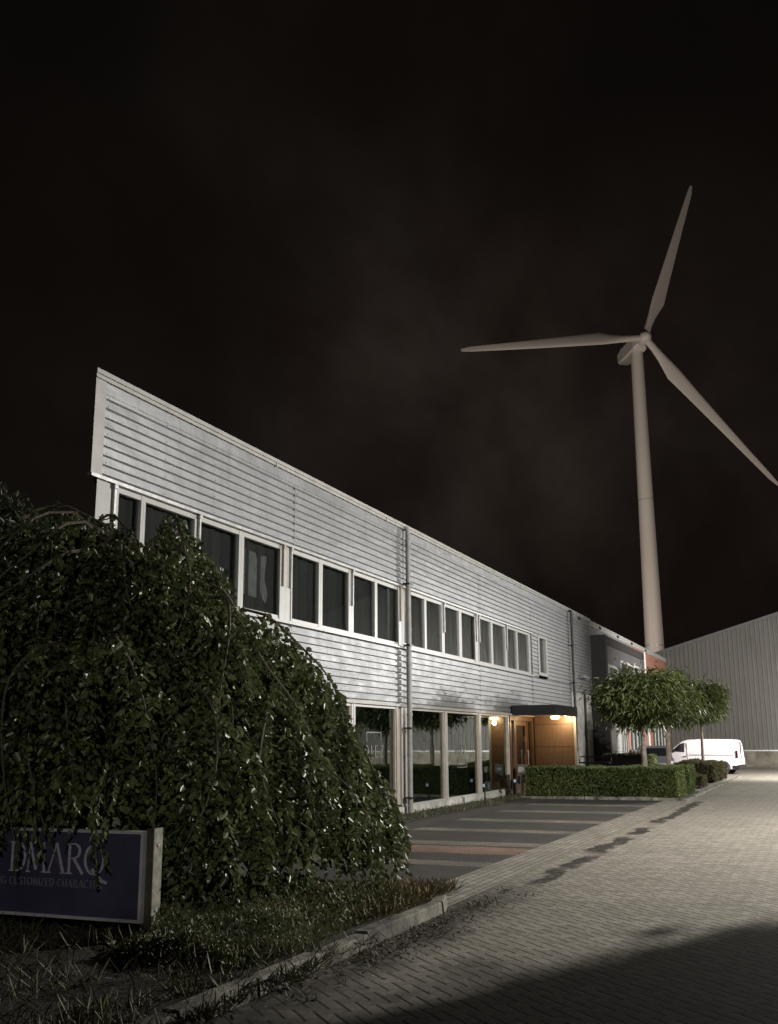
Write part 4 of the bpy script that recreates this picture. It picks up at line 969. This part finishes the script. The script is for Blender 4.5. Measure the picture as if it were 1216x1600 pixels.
def globe_tree(label, x, y, zc, rad, tr, nl=15000, leafL=0.15, mt=None, base=0.0, name='globe_tree', group=None, nclump=80, bark='bark_pale', block=False):
    t = thing(name, label, 'tree', (x, y, base), random.random()*6, group)
    cc = (0, 0, zc)
    o = MB().tube([(0, 0, 0), (0.01, 0, zc*0.4), (-0.015, 0.01, zc*0.75), (0, 0, zc)], [tr*1.15, tr, tr*0.9, tr*0.55], 12).build('trunk', M[bark], t); autosmooth(o, 60)
    mb = MB()
    for k in range(11):
        a = k*2*math.pi/11+random.uniform(-.2, .2); e = random.uniform(-0.1, 0.9)
        p1 = np.array([math.cos(a)*rad[0]*0.45, math.sin(a)*rad[1]*0.45, zc-0.1+e*rad[2]*0.4]); p2 = np.array([math.cos(a)*rad[0]*0.85, math.sin(a)*rad[1]*0.85, zc+e*rad[2]*0.75])
        mb.tube([(0, 0, zc-0.35), tuple(p1), tuple(p2)], [tr*0.4, tr*0.25, 0.01], 6)
    mb.build('limbs', M[bark], t)
    blob_crown(cc, rad, nl, leafL, 0.0165*leafL/0.15, mt or LM['globe'], t, nclump, block=block, clumpr=0.26, shell=0.5, droop=0.9)
    return t
gg = 'clipped round trees in a row along the forecourt'
globe_tree('round green tree rising from the hedge, nearest of the row', 31.6, 4.98, 2.72, (1.12, 1.12, 0.90), 0.075, 17000, 0.18, group=gg)
globe_tree('round green tree behind the nearest one, tallest of the row', 36.2, 4.90, 2.85, (1.12, 1.12, 0.98), 0.07, 14000, 0.18, group=gg)
globe_tree('brightly lit round tree standing before the van, farthest of the row', 45.6, 4.78, 2.95, (1.12, 1.12, 1.0), 0.06, 13000, 0.18, group=gg)
# unseen tree added right of the frame, crown shaped to shade the near road
globe_tree('unseen round tree added at the near corner whose crown shades the paving', 16.1, -3.62, 5.30, (0.70, 0.56, 0.82), 0.09, 24000, 0.18, name='shading_tree', nclump=110, block=True)
nb = thing('shading_building', 'unseen grey building placed on the near right to shade the road', 'building', (3, -7.72, 0))  # unseen block, its corner set to cut the light on the near road
MB().box(6.0, 12.5, -8, 5.41, 0, 7.8).build('wall', M['grey_panel'], nb)
MB().box(5.9, 12.6, -8.1, 5.51, 7.805, 7.95).build('coping', M['galv'], nb)
sh = thing('rear_blocker', 'added unseen shed behind the viewpoint', 'blocker', (-3, -4, 0))  # unseen block added to keep the rear fill off the near road
MB().box(0, 0.99, 1.3, 3.1, 0, 3.6).build('low_wall', M['grey_panel'], sh)
MB().box(0, 0.99, -5.0, 1.295, 0, 4.3).build('wall', M['grey_panel'], sh)

# dark tree behind the weeping one at the left
dt = thing('dark_tree', 'dark bushy tree behind the left of the weeping tree', 'tree', (9.85, 9.15, 0))
o = MB().tube([(0, 0, 0), (0, 0.05, 1.5), (0.05, 0, 3.0), (0, 0, 3.9)], [0.13, 0.11, 0.08, 0.03], 10).build('trunk', M['bark'], dt); autosmooth(o, 60)
mb = MB()
for k in range(10):
    a = k*0.63; mb.tube([(0, 0, 1.2+k*0.22), (math.cos(a)*0.8, math.sin(a)*0.8, 1.9+k*0.22), (math.cos(a)*1.3, math.sin(a)*1.3, 2.4+k*0.2)], [0.05, 0.03, 0.01], 6)
mb.build('limbs', M['bark'], dt)
blob_crown((0, 0, 3.45), (1.05, 0.95, 1.10), 16000, 0.10, 0.018, LM['dark'], dt, 120, 0.3, 0.22)

# hedges --------------------------------------------------------------
def hedge(name, label, x0, x1, y0, y1, z1, n, mt, leafL=0.045, rough=0.03, group=None, z0=0.06, dens=None):
    t = thing(name, label, 'hedge', ((x0+x1)/2, (y0+y1)/2, z0), 0, group); lx, ly, h = x1-x0, y1-y0, z1-z0
    core = MB().box(-lx/2+0.09, lx/2-0.09, -ly/2+0.09, ly/2-0.09, 0.03, h-0.09).build('stems', M['soil'], t)
    A = [lx*ly, lx*h, lx*h, ly*h, ly*h]; tot = sum(A); Ps, Ns = [], []
    for k, a in enumerate(A):
        c = int(n*a/tot); q = rng.random((c, 2)); ins = np.abs(rng.normal(size=c))*0.035
        if k == 0: p = np.stack([(q[:, 0]-.5)*lx, (q[:, 1]-.5)*ly, h-ins], 1); nn = (0, 0, 1)
        elif k in (1, 2): s_ = -1 if k == 1 else 1; p = np.stack([(q[:, 0]-.5)*lx, s_*(ly/2-ins), q[:, 1]*h], 1); nn = (0, s_, 0)
        else: s_ = -1 if k == 3 else 1; p = np.stack([s_*(lx/2-ins), (q[:, 0]-.5)*ly, q[:, 1]*h], 1); nn = (s_, 0, 0)
        Ps.append(p); Ns.append(np.tile(nn, (c, 1)).astype(float))
    Pp = np.concatenate(Ps); Nn = np.concatenate(Ns)
    # undulating clip surface
    wv = np.sin(Pp[:, 0]*3.1+Pp[:, 2]*2)*np.sin(Pp[:, 1]*2.7+1)*rough+np.sin(Pp[:, 1]*9+Pp[:, 2]*7)*rough*0.4
    Pp = Pp+Nn*wv[:, None]
    thin = (np.sin(Pp[:, 1]*5.3+1.0)*np.sin(Pp[:, 2]*8.0+Pp[:, 1]*3) > 0.72) & (Pp[:, 2] < h*0.6) & (rng.random(len(Pp)) < 0.55)
    Pp, Nn = Pp[~thin], Nn[~thin]; c = len(Pp)
    D = Nn*0.8+rng.normal(size=(c, 3))*0.75; D[:, 2] += 0.2
    V = leaves(Pp-D*0.01, D, rng.uniform(0.7, 1.3, c)*leafL, rng.uniform(0.8, 1.2, c)*leafL*0.30)
    tone = 0.5+0.25*np.sin(Pp[:, 1]*1.7+Pp[:, 0])*np.sin(Pp[:, 2]*3.1+1)
    quads('foliage', V, 6, LEAF_F, mt, t, np.clip(tone+rng.normal(size=c)*0.2, 0, 1))
    return t
hedge('clipped_hedge', 'long clipped green box hedge at the end of the parking bays', 30.25, 31.9, 3.88, 8.20, 0.86, 60000, LM['hedge'], 0.045)
hedge('clipped_hedge', 'short block of clipped hedge directly behind the long one', 32.5, 34.3, 3.88, 5.6, 0.86, 18000, LM['hedge'], 0.045)
hedge('low_shrub', 'low small shrub block nearest the road beyond the hedges', 37.6, 39.0, 4.0, 4.9, 0.42, 6000, LM['shrub'], 0.06, 0.05)
hedge('low_shrub', 'brownish rounded shrub row in front of the white van', 42.5, 47.0, 4.05, 5.6, 0.72, 12000, LM['shrub'], 0.08, 0.09)

# planter box and bench by the dark unit
pb = thing('planter_box', 'black planter box with low green plants behind the hedge', 'planter', (41.5, 7.3, 0))
MB().box(-0.25, 0.25, -0.80, 0.80, 0.02, 0.93).build('box', M['black'], pb, bevel=0.01)
MB().box(-0.27, 0.27, -0.82, 0.82, 0.93, 0.97).build('rim', M['black'], pb)
q = rng.random((1600, 3)); Pp = np.stack([(q[:, 0]-.5)*0.5, (q[:, 1]-.5)*1.6, 0.96+q[:, 2]*0.12], 1)
quads('plants', leaves(Pp, rng.normal(size=(1600, 3))+np.array([0, 0, 1.0]), np.full(1600, .09), np.full(1600, .02)), 6, LEAF_F, LM['shrub'], pb, rng.random(1600))
fl = thing('flower_pot', 'pale yellow flowering plant in a pot at the planter end', 'plant', (41.4, 6.25, 0))
o = MB().lathe([(0.14, 0), (0.20, 0.7), (0.22, 0.72)], seg=16).build('pot', M['black'], fl); autosmooth(o)
q = np.clip(rng.normal(size=(900, 3)), -1.6, 1.6)*0.10+np.array([0, 0, 0.90])
quads('flowers', leaves(q, rng.normal(size=(900, 3)), np.full(900, .07), np.full(900, .022)), 6, LEAF_F, leaf_mat('pale_flower', (0.30, 0.36, 0.14), (0.62, 0.66, 0.38), 0.6), fl, rng.random(900))
bn = thing('garden_bench', 'low black metal bench by the dark unit behind the hedge', 'bench', (40.2, 8.35, 0))
MB().box(-0.25, 0.25, -0.75, 0.45, 0.78, 0.83).build('seat', M['black'], bn)
MB().tube([(0.22, -0.75, 0.84), (0.30, -0.75, 1.02), (0.30, 0.45, 1.02), (0.22, 0.45, 0.84)], 0.02, 6).build('backrest', M['black'], bn)
for sx in (-0.2, 0.2):
    for yy, y2 in ((-0.65, -0.35), (0.35, 0.1)): MB().tube([(sx, yy, 0.0), (sx, y2, 0.78)], 0.022, 6).build('leg', M['galv'] if sx < 0 and yy < 0 else M['black'], bn)

# garden spots and letterbox -----------------------------------------
def garden_spot(label, x, y):
    t = thing('garden_spotlight', label, 'garden light', (x, y, 0.02), 0, 'garden spotlights along the facade')
    MB().tube([(0, 0, 0), (0, 0, 0.42)], 0.022, 8).build('post', M['black'], t)
    MB().box(-0.09, 0.09, -0.05, 0.05, 0.42, 0.53).build('head', M['black'], t, bevel=0.01)
    MB().box(-0.098, -0.0905, -0.035, 0.035, 0.435, 0.515).build('lens', M['spotglow'], t)
    return t
garden_spot('black post garden spotlight nearer the round downpipe', 26.6, 8.30)
garden_spot('black post garden spotlight nearer the entrance door', 30.0, 8.42)
lb = thing('letterbox', 'grey steel letterbox with white label on a post by the door', 'letterbox', (31.85, 8.72, 0.02))
MB().tube([(0, 0, 0), (0, 0, 0.55)], 0.03, 8).build('post', M['galv'], lb)
MB().box(-0.08, 0.08, -0.14, 0.14, 0.55, 0.90).build('box', M['lbox'], lb, bevel=0.01)
MB().box(-0.084, -0.081, -0.07, 0.07, 0.72, 0.80).build('label_plate', M['frame'], lb)
jb = thing('socket_post', 'tiny white outdoor socket box at the hedge corner by the door', 'socket', (31.0, 8.55, 0.0))
MB().box(-0.06, 0.06, -0.06, 0.06, 0.70, 0.86).build('box', M['frame'], jb, bevel=0.01)
MB().tube([(0, 0, 0.0), (0, 0, 0.70)], 0.02, 6).build('post', M['galv'], jb)

# ------------------------------------------------------------------ sign board
sg = thing('sign_board', 'dark blue company sign in a silver frame half covered by hanging leaves', 'sign', (7.3, 5.1, 0))
P(MB().box(7.30, 7.33, 5.175, 7.02, 0.235, 0.885), 'panel', M['sign_blue'], sg)
mb = MB().box(7.285, 7.345, 5.145, 5.173, 0.21, 0.91).box(7.285, 7.345, 7.022, 7.05, 0.21, 0.91).box(7.285, 7.345, 5.175, 7.02, 0.21, 0.234).box(7.285, 7.345, 5.175, 7.02, 0.886, 0.91)
P(mb, 'frame', M['alu'], sg)
P(MB().box(7.335, 7.45, 5.075, 5.084, 0.0, 0.93).box(7.44, 7.45, 5.0845, 5.14, 0.0, 0.93), 'post', M['signpost'], sg)
P(MB().box(7.325, 7.3345, 5.075, 5.142, 0.0, 0.93), 'post_front', M['post_shade'], sg)
mb = MB().box(7.30, 7.46, 7.07, 7.082, 0.0, 0.935).box(7.30, 7.315, 7.083, 7.15, 0.0, 0.935)
P(mb, 'post', M['galv'], sg)
for zz in (0.30, 0.80): P(MB().lathe([(0.012, 0), (0.012, 0.01)], (7.39, 5.075, zz), (0, -1, 0), 8), 'bolt', M['alu'], sg)
mb = MB(); wtot = 0
h = 0.232
xx = 6.502
for ch in 'DMARQ':
    wdt = GL[ch][0]; strokes(mb, ch, (7.2985, xx, 0.560), (0, -1, 0), h, 0.024, 0, (-1, 0, 0), 0.004); xx -= (wdt+0.03)*h
P(mb, 'lettering', M['letter'], sg)
GL['A'] = GL['Ab']
mb = MB(); strokes(mb, 'ING CUSTOMIZED CHARACTER', (7.2985, 6.655, 0.452), (0, -1, 0), 0.0585, 0.0085, 0.125, (-1, 0, 0), 0.003)
P(mb, 'small_lettering', M['letter_dim'], sg)

# ------------------------------------------------------------------ verge growth (uncountable)
def scatter(name, n, xr, yr, hfun, lenr, wr_, mt, up=1.0, spread=0.6, mask=None, z=0.085, label=None, cat=None, fold=0.3):
    x = rng.uniform(*xr, n); y = rng.uniform(*yr, n)
    if mask is not None: k_ = mask(x, y); x, y = x[k_], y[k_]
    n = len(x); hh = hfun(x, y)
    Pp = np.stack([x, y, z+hh*rng.random(n)**0.7], 1)
    D = rng.normal(size=(n, 3))*spread; D[:, 2] = np.abs(D[:, 2])*0.5+up
    V = leaves(Pp, D, rng.uniform(*lenr, n), rng.uniform(*wr_, n), fold)
    o = quads(name, V, 6, LEAF_F, mt, None, np.clip(0.5+0.22*np.sin(x*2.3)*np.sin(y*2.9+1)+rng.normal(size=n)*0.22, 0, 1))
    return tag(o, label, cat, None, 'stuff')
def bumps(x, y): return 0.5+0.25*np.sin(x*2.1+y)*np.sin(y*2.7)+0.25*np.sin(x*5.3)*np.sin(y*4.9+2)
def coverh(x, y): return 0.26*np.clip(bumps(x, y), 0.1, 1)*np.clip((y-3.75)/0.5, 0.15, 1)*np.clip((10.9-x)/1.0, 0.05, 1)
scatter('groundcover', 95000, (6.6, 10.7), (3.80, 9.5), coverh, (0.025, 0.055), (0.007, 0.014), LM['cover'], 0.7, 0.9,
        label='low green groundcover plants filling the verge behind the kerb', cat='groundcover', mask=lambda x, y: ((x > 7.55) | (y < 4.95)) & (x > 6.6+0.0*y) & (rng.random(len(x)) < 0.25+0.75*np.clip(bumps(x*0.8, y*0.8+3)*1.6, 0, 1)))
scatter('dry_grass', 12000, (8.3, 10.85), (3.70, 5.0), lambda x, y: 0*x, (0.03, 0.19), (0.0012, 0.0028), LM['dry'], 0.55, 0.75,
        label='dry yellow grass tuft at the kerb end', cat='grass', mask=lambda x, y: rng.random(len(x)) < np.clip((x-8.6)/1.6, 0, 1)*np.clip((4.95-y)/0.7, 0, 1)+0.02)
scatter('grass', 16000, (2.5, 8.6), (3.72, 8.0), lambda x, y: 0*x, (0.03, 0.20), (0.0012, 0.003), LM['grass'], 0.5, 0.85,
        label='thin wild grass in the shade below the sign', cat='grass', mask=lambda x, y: rng.random(len(x)) < np.clip(bumps(x*1.3, y*1.1)*1.3-0.2, 0.08, 1))
scatter('low_weeds', 5000, (6.2, 11.6), (2.95, 3.52), lambda x, y: 0*x+0.02, (0.02, 0.07), (0.003, 0.008), LM['grass'], 0.5, 1.0, z=0.0,
        label='low weeds rooted in the joint at the foot of the kerb', cat='weeds', mask=lambda x, y: (rng.random(len(x)) < np.clip(bumps(x*2.2, y*3)*2-1.1, 0, 1)*np.clip((y-2.9)/0.5, 0, 1)))
scatter('kerb_weeds', 9000, (4.6, 8.6), (3.40, 4.15), lambda x, y: 0*x+0.03, (0.04, 0.17), (0.0015, 0.006), LM['grass'], 0.5, 0.9, z=0.03,
        label='tangled weeds and thin grass growing over the dark end of the kerb', cat='weeds', mask=lambda x, y: rng.random(len(x)) < np.clip(bumps(x*2.6, y*3+1)*2.2-0.8, 0, 1)*np.clip((8.3-x)/1.5, 0, 1))
nl = 1100; x = np.clip(8.7+rng.normal(size=nl)*1.0, 5.5, 12.0); y = 3.5-np.abs(rng.normal(size=nl))*0.20; Pp = np.stack([x, y, 0.006+rng.random(nl)*0.018], 1)
D = rng.normal(size=(nl, 3)); D[:, 2] *= 0.18
tag(quads('fallen_leaves', leaves(Pp, D, rng.uniform(0.012, 0.045, nl), rng.uniform(0.003, 0.010, nl), 0.5, np.tile([0, 0, 1.0], (nl, 1))+rng.normal(size=(nl, 3))*0.3), 6, LEAF_F, LM['litter'], None, rng.random(nl)),
    'brown fallen leaves and debris along the kerb foot', 'leaves', None, 'stuff')
scatter('strip_weeds', 3500, (12, 31.5), (8.0, 8.9), lambda x, y: 0*x+0.03, (0.03, 0.09), (0.004, 0.009), LM['cover'], 0.6, 0.9, z=0.02,
        label='sparse low weeds in the earth strip under the facade', cat='weeds')

# ------------------------------------------------------------------ street lamp (right of the frame, source of the light)
def street_lamp(label, L):
    sl = thing('street_lamp', label, 'street lamp', (L.x+0.9, L.y-0.5, L.z-6.2), 0, 'street lamps on the right of the road')
    if L.z > 6.2: MB().tube([(0, 0, 6.2-L.z), (0, 0, 0)], 0.09, 12).build('pole_base', M['galv'], sl)
    o = MB().tube([(0, 0, 0), (0, 0, 3), (0, 0, 6.1), (-0.2, 0.12, 6.38), (-0.62, 0.35, 6.42)], [0.075, 0.06, 0.045, 0.035, 0.03], 12).build('pole', M['galv'], sl); autosmooth(o, 50)
    MB().box(-1.25, -0.58, 0.22, 0.72, 6.42, 6.52).build('head', M['galv'], sl, bevel=0.03)
    MB().box(-1.2, -0.66, 0.28, 0.66, 6.405, 6.418).build('lens', M['streetglow'], sl)
street_lamp('street lamp beside the far end of the road', LAMP)
street_lamp('street lamp beside the parking bays near the shading building', LAMP2)
street_lamp('added fill lamp behind the viewpoint lighting the weeping tree', REAR_FILL)

# faint house far behind the trees at the left edge
hs = thing('brick_house', 'dim brick house with low tiled roof at the far left edge', 'house', (23.2, 29.0, 0), R(-40))
MB().box(-4, 4, -3.5, 3.5, 0, 8.0).build('wall', M['brick'], hs)
MB().extrude([(-4.4, -4.0, 7.95), (-4.4, 4.0, 7.95), (-4.4, 0, 9.0)], (8.8, 0, 0)).build('roof', M['tile'], hs)
print('objects', len(C.objects))
